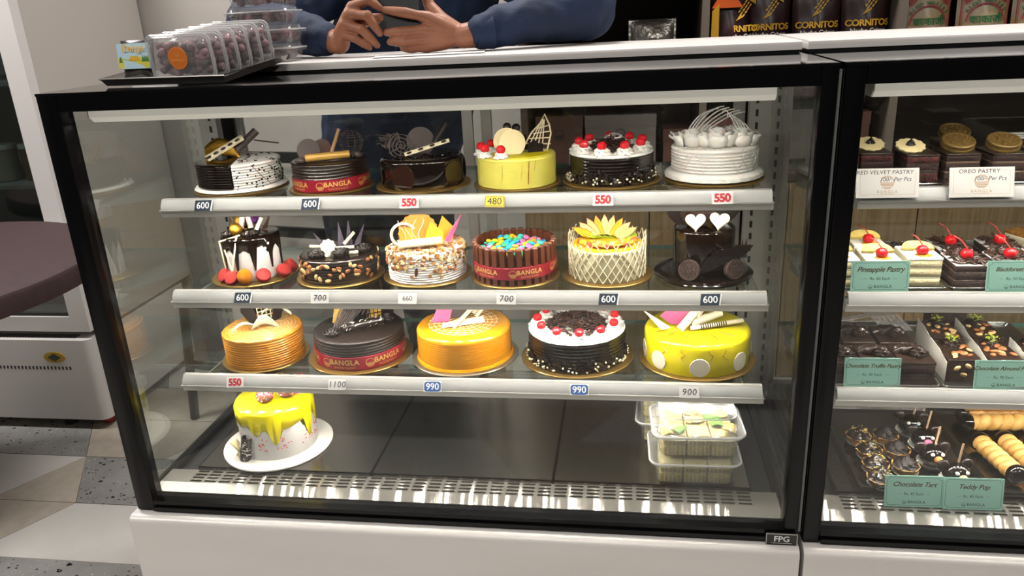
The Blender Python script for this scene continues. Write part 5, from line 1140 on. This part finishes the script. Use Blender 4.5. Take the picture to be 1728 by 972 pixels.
def berry_box(m, label, seed, sticker=False, flat=False, berries=44):
    t = thing('clear_box', (0, 0, 0), label, 'plastic box', 0, 'clear boxes of candied berries'); t.matrix_world = m
    w, h, d = .118, .070, .0275           # local: x width, y height of the upright face, z depth towards the viewer
    G().loft([rr3(w - .022, h - .022, .008, .0), rr3(w - .012, h - .012, .011, d*.55), rr3(w, h, .012, d*.58), rr3(w, h, .012, d*.64)], None, True, True, False).build('tub', PLASTIC, t, 60)
    G().loft([rr3(w + .0008, h + .0008, .012, d*.65), rr3(w + .0008, h + .0008, .012, d*.72), rr3(w - .012, h - .012, .011, d*.74), rr3(w - .018, h - .018, .010, d)], None, True, False, True).build('lid', PLASTIC, t, 60)
    g = G()
    for i in (.0, .006): g.tube(rr3(w - i, h - i, .012, d*.70 + .001), .0012, 6, None, True)
    g.build('lid_rim', PRIM, t)
    q = random.Random(seed); n = 0
    spots = []
    for k in range(400):
        p = (q.uniform(-.043, .043), q.uniform(-.023, .018 if not flat else .023), q.uniform(.0085, .0165))
        if all((p[0]-s[0])**2 + (p[1]-s[1])**2 + (p[2]-s[2])**2 > 0.0088**2 for s in spots): spots.append(p)
        if len(spots) >= berries: break
    for p in spots: put('candied_berry', q.choice(BM), t, T(*p) @ RZ(q.uniform(0, 360)) @ RX(q.uniform(0, 180)) @ S(q.uniform(.0062, .0082)))
    if sticker:
        s = G().prism(circ(.0175, 40), .0006, T(-.0, .0, d)).build('round_sticker', STICK, t, 30)
        g = G(); write(g, 'BANGLA', .0062, T(0, -.003, d + .0009), bold=.015); logo(g, .0042, T(0, .006, d + .0009))
        for k in range(40): a, b = 2*PI*k/40, 2*PI*(k + 1)/40; g.add([(.0158*math.cos(a), .0158*math.sin(a), d + .0008), (.0163*math.cos(a), .0163*math.sin(a), d + .0008), (.0163*math.cos(b), .0163*math.sin(b), d + .0008), (.0158*math.cos(b), .0158*math.sin(b), d + .0008)], [(0, 1, 2, 3)])
        g.build('sticker_print', STICKT, s, 0)
    return t
names = ('front clear berry box with a round orange sticker', 'second upright clear berry box, right behind the stickered one', 'third upright clear berry box from the front', 'fourth upright clear berry box from the front', 'fifth upright clear berry box from the front', 'rearmost upright clear berry box in the row')
for k in range(6): berry_box(TM @ T(.149 + .0035*k, .041 + .0290*k, .0015 + .0372) @ RX(90), names[k], k, k == 0)
sn = ('lowest flat berry box of the rear stack', 'second flat berry box of the rear stack', 'third flat berry box of the rear stack', 'topmost flat berry box of the rear stack')
for k in range(4): berry_box(T(.250 + .003*(k % 2), .320, .7842 + .0322*k) @ RZ(-2 + 1.3*k) @ S(1.1, 1.0, 1.14), sn[k], 20 + k, False, True, 40)
# packet with a printed label
t = thing('snack_packet', (0, 0, 0), 'small black packet with a yellow and blue label beside the berry boxes', 'packet'); t.matrix_world = TM @ T(.053, .032, .0025) @ RZ(3) @ RX(76)
def pillow(g, w, h, d, nu=10, nv=12, m=None, crimp=.0):
    for s in (1, -1):
        rows_ = []
        for j in range(nv + 1):
            v = j/nv; rows_.append([])
            for i in range(nu + 1):
                u = i/nu; e = (max(0, math.sin(PI*u))**.5)*(max(0, math.sin(PI*v))**.55)
                rows_[-1].append(((u - .5)*w*(1 - .05*math.sin(PI*v)), v*h, s*d/2*e*(1 + .10*math.sin(9*u + 5*v) + .08*math.sin(17*v - 4*u))))
        g.sheet(rows_, m=m) if s > 0 else g.sheet([r[::-1] for r in rows_], m=m)
    return g
pillow(G(), .062, .064, .022).build('pouch', M('black_film', '#23211f', .25, col2='#4a4745', nscale=60), t, 80)
g = G(); rows_ = [[((u - .5)*.060, .018 + .04*v, .0122 + .0012*math.sin(PI*u)) for u in [i/8 for i in range(9)]] for v in [i/4 for i in range(5)]]
lab = g.sheet(rows_).build('label', M('label_sky', '#bcd9e6', .45), t, 80)
def lay(poly, mat, nm, z=.0004): G().add([(x, y, .0124 + .0012*math.sin(PI*(x/.06 + .5)) + z) for x, y in poly], [tuple(range(len(poly)))]).build(nm, mat, lab, 0)
lay([(-.029, .019), (.029, .019), (.029, .034), (.01, .037), (-.01, .033), (-.029, .036)], M('label_yellow', '#d9d04a', .5), 'yellow_field')
for x in (-.024, .018, .022, .026): lay([(x - .003, .029), (x + .003, .029), (x, .039)], M('label_green', '#3f7d3d', .5), 'printed_tree', .0008)
lay([(-.008, .031), (.012, .031), (.008, .038), (-.004, .038)], M('label_gold', '#e0b028', .5), 'printed_mound', .0008)
g = G(); write(g, 'Durga', .0150, None, lambda x, y: (x + .002, y + .050, .0158 + .0012*math.sin(PI*(x/.06 + .5))), bold=.008, shear=.1, spacing=1.1); g.build('lettering', M('label_orange', '#e8b022', .5), lab, 0)
# ---------------------------------------------------------------- shelf unit behind the counter
WOODD = M('dark_brown_wood', '#46362c', .55, col2='#3b2d24', nscale=6, stretch=(1, 1, .15)); WOODT = M('tan_wood_panel', '#8a7455', .5, col2='#75603f', nscale=24, stretch=(6, 6, .25)); WOODG = M('grey_brown_edge', '#6a5f55', .5)
ux0, ux1, uy0, uy1 = .60, 2.5, 1.20, 1.56
t = thing('shelf_unit', (0, 0, FLOOR), 'dark brown wooden shelf unit behind the counter', 'shelf unit')
def U(name, g, mat, **kw):
    o = g.build(name, mat, t, smooth=0, **kw); o.location = (0, 0, -FLOOR); return o
U('back_panel', G().box(ux0, ux1, uy1, uy1 + .02, .36, 1.25), WOODD)
for z, nm in ((.345, 'shelf_board'), (.585, 'shelf_board'), (.885, 'shelf_board'), (1.25, 'shelf_board')): U(nm, G().box(ux0, ux1, uy0, uy1, z, z + .022), WOODD)
for x in (ux0, 1.118, 1.633, 2.48): U('upright', G().box(x, x + .02, uy0 - .002, uy1, .367, 1.25), WOODG if x > 1 else WOODD)
for k in range(5): U('door_panel', G().box(ux0 + .382*k, ux0 + .378 + .382*k, uy0, uy0 + .02, FLOOR + .06, .340), WOODT)
U('carcass', G().box(ux0, ux1, uy0 + .025, uy1, FLOOR, .344), WOODD)
U('lamp_strip', G().box(.62, 1.1, uy0 + .002, uy0 + .01, .868, .884), M('warm_strip', '#c9a040', .5))
# cake boxes on the lower board
PINKINK = M('box_print', '#c99a92', .6)
def cake_box(x0, x1, h, col, label, lettering, y=1.235):
    t = thing('cake_box', ((x0 + x1)/2, y + .11, .3682), label, 'box', group='cake boxes behind the counter'); w = x1 - x0
    G().cbox(w, .20, h - .004, None, .0015).build('body', M('card_' + col, col, .65), t)
    G().box(-w/2 - .001, w/2 + .001, -.101, .101, h - .035, h).build('lid', M('card_' + col, col), t)
    g = G()
    if lettering: write(g, 'BANGLA', .030, T(.02, -.1025, h*.62) @ FRONT, spacing=1.05); write(g, 'PASTRYSHOP', .011, T(.02, -.1025, h*.45) @ FRONT, spacing=1.2)
    logo(g, .016, T(-.06 if lettering else 0, -.1025, h*.6 if lettering else h*.68) @ FRONT)
    g.build('print', PINKINK if lettering else INKK, t, 0)
cake_box(.640, .780, .178, '#5f4034', 'brown cake box at the left end of the lower board', False)
cake_box(.788, .998, .176, '#8d8580', 'grey cake box with a dark bowl emblem', False)
cake_box(1.020, 1.112, .13, '#6a473c', 'small brown cake box beside the shelf upright', False); cake_box(1.145, 1.36, .160, '#7a5148', 'brown cake box printed BANGLA', True); cake_box(1.38, 1.60, .165, '#6d4a40', 'brown cake box printed BANGLA, behind the pastry case', True)
# clear boxes in the left bay
def bay_box(x, y, z, label, foil):
    t = thing('cake_container', (x, y, z), label, 'container', group='clear containers in the shelf bay')
    G().loft([rr3(.15, .11, .015, 0), rr3(.17, .13, .02, .05)], None, True, True, False).build('tub', PLASTIC, t)
    G().loft([rr3(.172, .132, .02, .0505), rr3(.172, .132, .02, .056), rr3(.155, .115, .02, .06), rr3(.15, .11, .02, .075)], None, True, False, True).build('lid', PLASTIC, t)
    g = G(); g.tube(rr3(.173, .133, .02, .054), .0025, 6, None, True); g.build('lid_rim', PLASTIC, t)
    for k in range(3): G().prism(rrect(.04, .09, .006, 2), .04, T(-.047 + .047*k, 0, .003), .003).build('cake_slice', BROWNCHOC, t)
bay_box(.80, 1.30, .6082, 'clear lidded cake container nearest the person', False); bay_box(.995, 1.29, .6082, 'clear lidded cake container under the foil packet', False); bay_box(.98, 1.43, .6082, 'clear lidded cake container at the back of the bay', False)
t = thing('foil_packet', (.985, 1.29, .6845), 'crinkled silver foil packet on a clear cake container', 'packet'); FOIL = M('silver_foil', '#b9b4ac', .28, .85, bump=.8, bscale=60)
pillow(G(), .135, .125, .05, 14, 14, RX(84)).build('wrapper', FOIL, t, 60)
for s in (-1, 1): G().box(.052*s - .016, .052*s + .016, -.003, .003, .0, .122, RX(-6)).build('crimped_seam', FOIL, t)
# crisp packets
MAROON = M('maroon_film', '#3a1d20', .35, col2='#2f1719', nscale=12); YPRINT = M('yellow_print', '#dda92c', .45); OFILM = M('orange_film', '#cf5b22', .35); WPRINT = M('white_print', '#cfc9c0', .5)
def crisp_bag(x, y, rz, label, w=.132, side=False):
    t = thing('crisp_packet', (x, y, .6082), label, 'crisp packet', rz, 'maroon crisp packets'); h = .275
    pillow(G(), w, h, .06, 12, 14, RX(88)).build('pouch', MAROON, t, 80)
    yb = -.031
    def wr(dx, dz): return lambda a, b: (a + dx, -.030*(max(0.02, math.sin(PI*((a + dx)/w + .5)))**.5)*(max(.02, math.sin(PI*(b + dz)/h))**.55)*1.14 - .0022 - .035*(b + dz)/1.0*.0 - (b + dz)*math.tan(math.radians(-2)) - .0008, b + dz)
    g = G(); write(g, 'CORNITOS', .0232, None, wr(.0, .165), bold=.035, spacing=.95)
    for k in range(3):
        for j in range(4): g.add([wr(0, 0)(px, pz) for px, pz in [(.004 + .008*j*.8 - .0055*k + u, .196 + .0085*j + .0055*k + v) for u, v in ((0, 0), (.0052, .0065), (.0022, .009), (-.003, .0025))]], [(0, 1, 2, 3)])
    g.add([wr(0, 0)(px, pz) for px, pz in ((.016, .243), (.044, .262), (.040, .228))], [(0, 1, 2)]); g.add([wr(0, 0)(px, pz) for px, pz in ((-.016, .186), (-.004, .204), (.004, .196))], [(0, 1, 2)])
    g.build('yellow_print', YPRINT, t, 0, label='yellow brand lettering and rocket emblem')
    g = G(); write(g, 'Nacho Crisps', .0165, None, wr(.002, .145), bold=.025); g.build('white_print', WPRINT, t, 0)
    return t
crisp_bag(1.304, 1.280, 2, 'maroon crisp packet second from the left upright'); crisp_bag(1.436, 1.275, -3, 'maroon crisp packet third from the left upright'); crisp_bag(1.566, 1.270, 0, 'maroon crisp packet beside the right upright, lettering in full')
o = crisp_bag(1.196, 1.240, 6, 'leftmost maroon crisp packet with yellow side and orange top', .11)
for c_ in [c_ for c_ in o.children if 'print' in c_.name]: c_.location.x = .028
G().prism([(-.058, .0), (-.034, .0), (-.036, .232), (-.055, .215)], .004, T(0, -.03, 0) @ RX(90)).build('yellow_side', M('yellow_film', '#b98a22', .4), o); G().prism([(-.056, .222), (.03, .222), (-.008, .272), (-.022, .272)], .004, T(0, -.026, 0) @ RX(90)).build('orange_top', OFILM, o)
WFILM = M('pale_film', '#cfc4b0', .3, col2='#c2a878', nscale=14); REDP = M('red_print', '#b32a3c', .45); GREENP = M('green_print', '#1f6b3a', .45)
def wafer_bag(x, y, rz, label):
    t = thing('wafer_packet', (x, y, .6082), label, 'crisp packet', rz, 'white wafer packets'); w, h = .135, .27
    pillow(G(), w, h, .055, 12, 14, RX(88)).build('pouch', WFILM, t, 80)
    def wr(dx, dz): return lambda a, b: (a + dx, -.0275*(max(0.02, math.sin(PI*((a + dx)/w + .5)))**.5)*(max(.02, math.sin(PI*(b + dz)/h))**.55)*1.14 - .003 + (b + dz)*math.tan(math.radians(2)), b + dz)
    f = wr(0, 0); g = G()
    for k in range(28):
        a, b = PI*k/28, PI*(k + 1)/28; c0, c1 = .044, .0475
        g.add([f(c0*math.cos(a), .155 + c0*math.sin(a)), f(c1*math.cos(a), .155 + c1*math.sin(a)), f(c1*math.cos(b), .155 + c1*math.sin(b)), f(c0*math.cos(b), .155 + c0*math.sin(b))], [(0, 1, 2, 3)])
    for s in (-1, 1):
        for x0, x1, z0, z1 in ((.057, .0595, .10, .235), (.0535, .0548, .10, .225), (.03, .058, .228, .2315)): g.add([f(s*x0, z0), f(s*x1, z0), f(s*x1, z1), f(s*x0, z1)], [(0, 1, 2, 3)])
        for k in range(5):
            a = math.radians(200 + 14*k); g.add([f(s*.054, .224), f(s*(.054 + .022*math.cos(a - .08)), .224 + .022*math.sin(a - .08)), f(s*(.054 + .025*math.cos(a)), .224 + .025*math.sin(a)), f(s*(.054 + .022*math.cos(a + .08)), .224 + .022*math.sin(a + .08))], [(0, 1, 2, 3)])
    g.build('red_print', REDP, t, 0, label='red arch and corner ornaments')
    g = G(); body = 'ALOO WAFERS'
    for k, ch in enumerate(body):
        if ch == ' ': continue
        a = math.radians(146 - 112*k/(len(body) - 1)); ca, sa = math.cos(a - PI/2), math.sin(a - PI/2)
        write(g, ch, .0135, None, lambda u, v, a=a, ca=ca, sa=sa: f(.054*math.cos(a) + u*ca - v*sa, .154 + .054*math.sin(a) + u*sa + v*ca), bold=.02)
    write(g, 'काकाजी', .027, None, wr(.002, .16), bold=.02)
    g.build('green_print', GREENP, t, 0, label='green lettering')
wafer_bag(1.722, 1.27, 3, 'white wafer packet next to the shelf upright'); wafer_bag(1.866, 1.265, -2, 'white wafer packet second from the upright'); wafer_bag(2.005, 1.265, 0, 'white wafer packet at the right edge of the photo')

# ---------------------------------------------------------------- fridge, table, chair at the left
FW = M('fridge_white', '#d2cecb', .35); FDARK = M('fridge_gasket', '#1b1a1a', .5)
t = thing('display_fridge', (-1.42, 1.12, FLOOR), 'white upright glass door fridge behind the round table', 'fridge')
def F(name, g, mat, par=None, **kw):
    o = g.build(name, mat, par or t, smooth=kw.pop('smooth', 30), **kw)
    if par is None: o.location = (1.42, -1.12, -FLOOR)
    return o
fx0, fx1, fy0, fy1, ft = -1.92, -.925, 1.12, 1.775, 1.45
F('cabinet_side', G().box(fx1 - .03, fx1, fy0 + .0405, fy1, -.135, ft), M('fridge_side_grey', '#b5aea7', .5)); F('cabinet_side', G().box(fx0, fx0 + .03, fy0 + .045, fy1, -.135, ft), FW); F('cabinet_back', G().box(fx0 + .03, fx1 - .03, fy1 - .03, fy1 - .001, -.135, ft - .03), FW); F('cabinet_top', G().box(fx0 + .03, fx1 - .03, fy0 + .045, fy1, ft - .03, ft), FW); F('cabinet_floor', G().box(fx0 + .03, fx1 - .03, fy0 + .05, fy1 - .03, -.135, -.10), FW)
d = F('door', G().box(fx0, fx0 + .07, fy0, fy0 + .04, -.125, ft).box(fx1 - .068, fx1, fy0, fy0 + .04, -.125, ft).box(fx0 + .07, fx1 - .068, fy0, fy0 + .04, -.125, -.07).box(fx0 + .07, fx1 - .068, fy0, fy0 + .04, ft - .08, ft), FW, smooth=0)
G().box(fx0 + .06, fx1 - .055, fy0 + .012, fy0 + .02, -.08, ft - .07).build('pane', glass('fridge_glass', '#c9d2d0', .08), d, 0)
g = G()
for a, b, c_, e in ((fx0 + .068, fx0 + .078, -.075, ft - .075), (fx1 - .076, fx1 - .066, -.075, ft - .075)): g.box(a, b, fy0 + .008, fy0 + .03, c_, e)
g.box(fx0 + .07, fx1 - .068, fy0 + .008, fy0 + .03, -.072, -.062); g.build('gasket', FDARK, d, 0)
for z in (.02, .36, .70, 1.04): F('wire_shelf', G().box(fx0 + .03, fx1 - .03, fy0 + .10, fy1 - .05, z, z + .012), M('fridge_shelf_grey', '#8f8d8a', .4))
pn = F('base_panel', G().loft([[(fx1 - .004 + (0 if i else .0), fy0 - .0, z) for i, z in ()] for _ in ()] or [[(x, y, z) for x, y in rrect(fx1 - fx0, .62, .03, 4, (fx0 + fx1)/2, fy0 + .29)] for z in (-.46, -.15)]), FW)
g = G()
for k in range(44): g.box(fx1 - .10 - .0145*k, fx1 - .094 - .0145*k, fy0 - .0212, fy0 - .018, -.262, -.25)
g.build('vent_slots', FDARK, pn, 0, kind='stuff').location = (0, 0, 0)
g = G()
for k in range(60): g.box(fx1 - .075 - .0125*k, fx1 - .068 - .0125*k, fy0 + .0, fy0 + .035, -.1498, -.1488)
g.build('top_grille', FDARK, pn, 0, kind='stuff')
bd = G().prism(circ(.033, 32, 1.25, .62), .003, T(-1.072, fy0 - .0202, -.214) @ FRONT).build('badge', M('badge_gold', '#b5922e', .4, .3), pn, 30)
G().prism([(-.026, 0), (0, -.015), (.026, 0), (0, .015)], .0012, T(-1.072, fy0 - .0232, -.214) @ FRONT).build('badge_diamond', M('badge_green', '#25331f', .4), bd, 0)
F('leveling_foot', G().lathe([(.012, 0), (.012, .055)], 12, T(-1.115, fy0 + .03, FLOOR + .02)), ALU); F('foot_pad', G().lathe([(.022, 0), (.022, .012), (.014, .022)], 14, T(-1.115, fy0 + .03, FLOOR)), FDARK)
F('caster_wheel', G().lathe([(.026, -.012), (.03, -.008), (.03, .008), (.026, .012)], 18, T(-.965, fy0 + .04, FLOOR + .03) @ RY(90)), M('red_caster', '#8f1f1c', .5)); F('caster_fork', G().box(-.985, -.945, fy0 + .025, fy0 + .055, FLOOR + .03, -.46), FDARK)
for x, y in ((-1.88, fy0 + .04), (-.965, fy1 - .15), (-1.88, fy1 - .15)): F('caster_wheel', G().lathe([(.026, -.012), (.03, -.008), (.03, .008), (.026, .012)], 18, T(x, y, FLOOR + .03) @ RY(90)), M('red_caster', '#8f1f1c')); F('caster_fork', G().box(x - .02, x + .02, y - .015, y + .015, FLOOR + .03, -.46), FDARK)
q = random.Random(2)
for i in range(4):
    bx = thing('snack_tub', (fx1 - .12 - .105*i, fy0 + .2 + .02*(i % 2), .3732), ('lidded tub nearest the door edge on the fridge shelf', 'second lidded tub from the right on the fridge shelf', 'third lidded tub from the right on the fridge shelf', 'fourth lidded tub from the right on the fridge shelf')[i], 'tub', group='tubs inside the fridge'); c_ = ('#b98a3c', '#7d5a3a', '#9a8f80', '#8a3f30')[i % 4]
    G().lathe([(.035, 0), (.042, .002), (.045, .11)], 20).build('tub', M('tub_' + c_, c_, .5), bx); G().lathe([(.047, .11), (.047, .122), (.044, .126)], 20).build('lid', FW, bx)
# round table with a maroon cloth
t = thing('round_table', (-.985, .51, FLOOR), 'round table under a dark maroon cloth at left edge', 'table'); th = .80
CLOTH = M('maroon_cloth', '#311a1c', .75, col2='#2a1617', nscale=40, bump=.15, bscale=300)
G().lathe([(.517, th - .055), (.523, th - .053), (.521, th - .012), (.515, th - .003), (.50, th), (.2, th + .0005)], 72).build('cloth_top', CLOTH, t)
G().lathe([(.50, th - .03), (.50, th - .012)], 48).build('table_top', WOODD, t); G().lathe([(.035, .03), (.035, th - .03)], 20).build('pedestal', FDARK, t); G().lathe([(.07, 0), (.07, .012), (.05, .035)], 36).build('foot', FDARK, t)
# black chair seen through the end glass
t = thing('chair', (-.40, 1.36, FLOOR), 'black metal ladder back chair seen through the end glass of the case', 'chair', -12); CB = M('black_metal', '#121212', .45)
for x, y in ((-.2, -.19), (.2, -.19), (-.2, .19), (.2, .19)): G().tube([(x*1.08, y*1.1, 0), (x*.95, y*.95, .45)], .016, 8).build('leg', CB, t)
G().prism(rrect(.42, .42, .04, 3), .03, T(0, 0, .44), .006).build('seat', CB, t)
for x in (-.19, .19): G().tube([(x, .19, .44), (x, .21, .7), (x, .24, .93)], .015, 8).build('back_post', CB, t)
for z in (.6, .74, .88): G().box(-.19, .19, .2 + (z - .44)*.09, .215 + (z - .44)*.09, z - .02, z + .02).build('back_slat', CB, t)
for y in (-.19, .19): G().box(-.19, .19, y - .008, y + .008, .2, .225).build('stretcher', CB, t)

# ---------------------------------------------------------------- the person leaning on the counter
SKIN = M('skin', '#9a6347', .5, sss=.12, col2='#8c573d', nscale=25, bump=.12, bscale=260); JACK = M('navy_jacket', '#0d2547', .75, col2='#0a1c38', nscale=14, bump=.25, bscale=40); TROU = M('dark_trousers', '#171a22', .8); HAIR = M('black_hair', '#0d0b0a', .5)
def remeshed(g, voxel, smooth_it, disp=None):
    me = g.mesh('tmp', SKIN); o = bpy.data.objects.new('tmp', me); COL.objects.link(o)
    r = o.modifiers.new('r', 'REMESH'); r.mode = 'VOXEL'; r.voxel_size = voxel; r.use_smooth_shade = True
    s = o.modifiers.new('s', 'SMOOTH'); s.factor = .5; s.iterations = smooth_it
    if disp:
        tx = bpy.data.textures.new('folds', 'CLOUDS'); tx.noise_scale = disp[0]; tx.noise_depth = 2
        d = o.modifiers.new('d', 'DISPLACE'); d.texture = tx; d.strength = disp[1]; d.mid_level = .5; d.texture_coords = 'LOCAL'
        s2 = o.modifiers.new('s2', 'SMOOTH'); s2.factor = .5; s2.iterations = 2
    dg = bpy.context.evaluated_depsgraph_get(); ev = o.evaluated_get(dg); m2 = ev.to_mesh()
    v = [tuple(p.co) for p in m2.vertices]; f = [tuple(p.vertices) for p in m2.polygons]; ev.to_mesh_clear(); bpy.data.objects.remove(o)
    out = G(); out.v = v; out.f = f; return out
def chain(g, pts, rad, n=14):
    P_ = [Vector(p) for p in pts]; g.tube(P_, rad, n)
    for p, r in zip(P_, rad): g.ball(r, Matrix.Translation(p), 12, 8)
def hand(wrist, fingers, thumb, fore):
    g = G(); w = Vector(wrist)
    names_ = ('index', 'middle', 'ring', 'pinky'); rr = {'index': .0092, 'middle': .0095, 'ring': .009, 'pinky': .0080}
    for n in names_:
        k = fingers[n]; r = rr[n]; a, b, c_ = (Vector(x) for x in k)
        chain(g, [w.lerp(a, .12), w.lerp(a, .6), a], [.0155, .0145, r*1.28])
        m1 = a.lerp(b, .5); e = b.lerp(c_, .55)
        chain(g, [a, m1, b, e, c_], [r*1.25, r*.98, r*1.06, r*.95, r*.72])
    tp = [Vector(x) for x in thumb]
    chain(g, [w.lerp(tp[0], .1), tp[0], tp[1], tp[2]], [.016, .0145, .0112, .0088])
    chain(g, [w] + [Vector(x) for x in fore], [.0228, .0245, .027, .029])
    return remeshed(g, .0019, 5)
RH = dict(index=[(.5517, .352, .8470), (.5133, .346, .8570), (.4711, .352, .8640)], middle=[(.5476, .350, .8260), (.5038, .345, .8240), (.4709, .351, .8245)], ring=[(.5454, .350, .8075), (.5089, .345, .8055), (.4754, .352, .8075)], pinky=[(.5433, .352, .7945), (.5165, .350, .7935), (.4979, .356, .7945)])
LH = dict(index=[(.4093, .354, .8717), (.4440, .348, .8830), (.4620, .354, .8680)], middle=[(.4042, .348, .8600), (.4421, .338, .8560), (.4600, .345, .8240)], ring=[(.3933, .347, .8430), (.4289, .337, .8320), (.4529, .344, .8030)], pinky=[(.3844, .350, .8250), (.4144, .341, .8160), (.4367, .347, .7990)])
hr = hand((.6148, .362, .8115), RH, [(.572, .372, .842), (.549, .384, .868), (.540, .386, .892)], [(.6747, .386, .819), (.7600, .432, .834), (.820, .468, .847)])
hl = hand((.3704, .365, .8110), LH, [(.405, .366, .842), (.438, .364, .849), (.4600, .359, .8500)], [(.3117, .393, .820), (.235, .440, .834), (.160, .488, .847)])
P = thing('person', (.5, .95, FLOOR), 'person in a navy jacket leaning on the counter with a phone in both hands', 'person')
def PB(name, g, mat, sm=180, par=None, **kw):
    o = g.build(name, mat, par or P, sm, **kw)
    if par is None: o.location = (-.5, -.95, -FLOOR)
    return o
g = G()
chain(g, [(.24, .98, .44), (.30, .93, .60), (.40, .84, .80), (.45, .75, .96)], [.125, .12, .125, .10], 20)
chain(g, [(.31, .76, .97), (.45, .74, .98), (.59, .76, .97)], [.06, .09, .06]); chain(g, [(.45, .73, 1.0), (.45, .665, 1.09)], [.055, .05])
g.ball(.1, T(.45, .625, 1.17) @ RX(35), 24, 16, .76, .92, 1.15); g.ball(.014, T(.45, .536, 1.135) @ RX(35), 10, 8, .8, 1.2, 1.5); g.ball(.03, T(.45, .56, 1.09), 12, 8, 1.1, .8, .7)
for s in (-1, 1): g.ball(.03, T(.45 + s*.077, .64, 1.16), 10, 8, .35, .6, 1)
for s, el in ((-1, (.150, .495, .848)), (1, (.825, .474, .848))):
    sh = (.45 + s*.185, .755, .955); chain(g, [sh, Vector(sh).lerp(Vector(el), .5), el], [.056, .046, .036]); fw = (.6747, .385, .818) if s > 0 else (.3117, .39, .818); chain(g, [el, fw], [.033, .024])
    chain(g, [(.23 + s*.09, .98, .42), (.23 + s*.10, .99, .0), (.23 + s*.11, 1.04, -.42)], [.085, .058, .042]); chain(g, [(.23 + s*.11, 1.05, -.455), (.23 + s*.13, .93, -.468)], [.038, .028])
body = remeshed(g, .006, 4)
body.add(hr.v, hr.f); body.add(hl.v, hl.f)
b = PB('body', body, SKIN)
g = G()
for dx in (-.055, .055): chain(g, [(.24 + dx, .985, .43), (.30 + dx, .92, .60), (.40 + dx, .82, .80), (.45 + dx, .755, .93)], [.135, .14, .15, .125], 20)
chain(g, [(.28, .765, .965), (.45, .75, .975), (.62, .765, .965)], [.082, .11, .082]); chain(g, [(.45, .745, 1.0), (.45, .72, 1.035)], [.075, .07])
for s, el in ((-1, (.145, .50, .852)), (1, (.835, .48, .852))):
    sh = Vector((.45 + s*.20, .76, .955)); e = Vector(el); cuff = Vector((.6440, .373, .8180) if s > 0 else (.3420, .3765, .8180))
    chain(g, [sh, sh.lerp(e, .5), e], [.080, .074, .062]); f1 = e.lerp(cuff, .45) + Vector((0, 0, -.001)); chain(g, [e, f1, e.lerp(cuff, .8) + Vector((0, 0, .002)), cuff], [.059, .0455, .0395, .0315])
jk = remeshed(g, .0065, 3, (.035, .014)); PB('jacket', jk, JACK)
for s, a, bb in ((1, (.665, .381, .8190), (.6355, .369, .8160)), (-1, (.3215, .384, .8190), (.3500, .3725, .8160))): PB('cuff', G().tube([a, Vector(a).lerp(Vector(bb), .3), Vector(a).lerp(Vector(bb), .8), bb], [.034, .0325, .031, .0295], 24), JACK, 50)
PB('zip', G().tube([(.45, .628, .93), (.40, .668, .80), (.30, .778, .60)], .004, 6), M('zip_grey', '#3a4a66', .4, .5))
g = G()
for s in (-1, 1): chain(g, [(.23 + s*.085, .985, .44), (.23 + s*.10, .99, .0), (.23 + s*.11, 1.04, -.40)], [.115, .08, .066])
PB('trousers', remeshed(g, .008, 3), TROU)
for s in (-1, 1): PB('shoe', remeshed(G().ball(.05, T(.23 + s*.125, .99, -.452), 14, 10, .85, 2.3, .9).box(.23 + s*.125 - .038, .23 + s*.125 + .038, .89, 1.09, -.498, -.47), .006, 3), FDARK)
g = G().ball(.108, T(.45, .645, 1.19) @ RX(35), 24, 16, .78, .92, 1.1); PB('hair', g, HAIR)
for s in (-1, 1): PB('eye', G().ball(.011, T(.45 + s*.032, .548, 1.16), 10, 8), M('eye_dark', '#1a1210', .2))
# phone: screen towards the person
t = thing('phone', (.500, .372, .895), 'black smartphone held upright in both hands', 'phone'); t.rotation_euler = (math.radians(-14), math.radians(3), 0)
G().prism(rrect(.074, .152, .009, 4), .0085, T(0, .004, 0) @ RX(90), .0012).build('case_back', M('phone_black', '#0a0a0b', .45), t, 30)
G().prism(rrect(.068, .146, .007, 4), .0004, T(0, .0046, 0) @ RX(90)).build('screen', M('phone_screen', '#20242c', .15, emit=.6), t, 30)
G().prism(rrect(.022, .026, .006, 3), .0012, T(-.02, -.0046, .055) @ RX(90)).build('camera_bump', M('phone_camera', '#0a0a0c', .2), t, 30)
# papers lying on the counter by the hands
t = thing('paper_sheet', (.56, .315, .7843), 'white paper sheet lying on the counter under the hands', 'paper', 8); G().box(-.10, .10, -.04, .06, 0, .0006).build('sheet', M('paper_white', '#dcdad8', .7), t, 0)
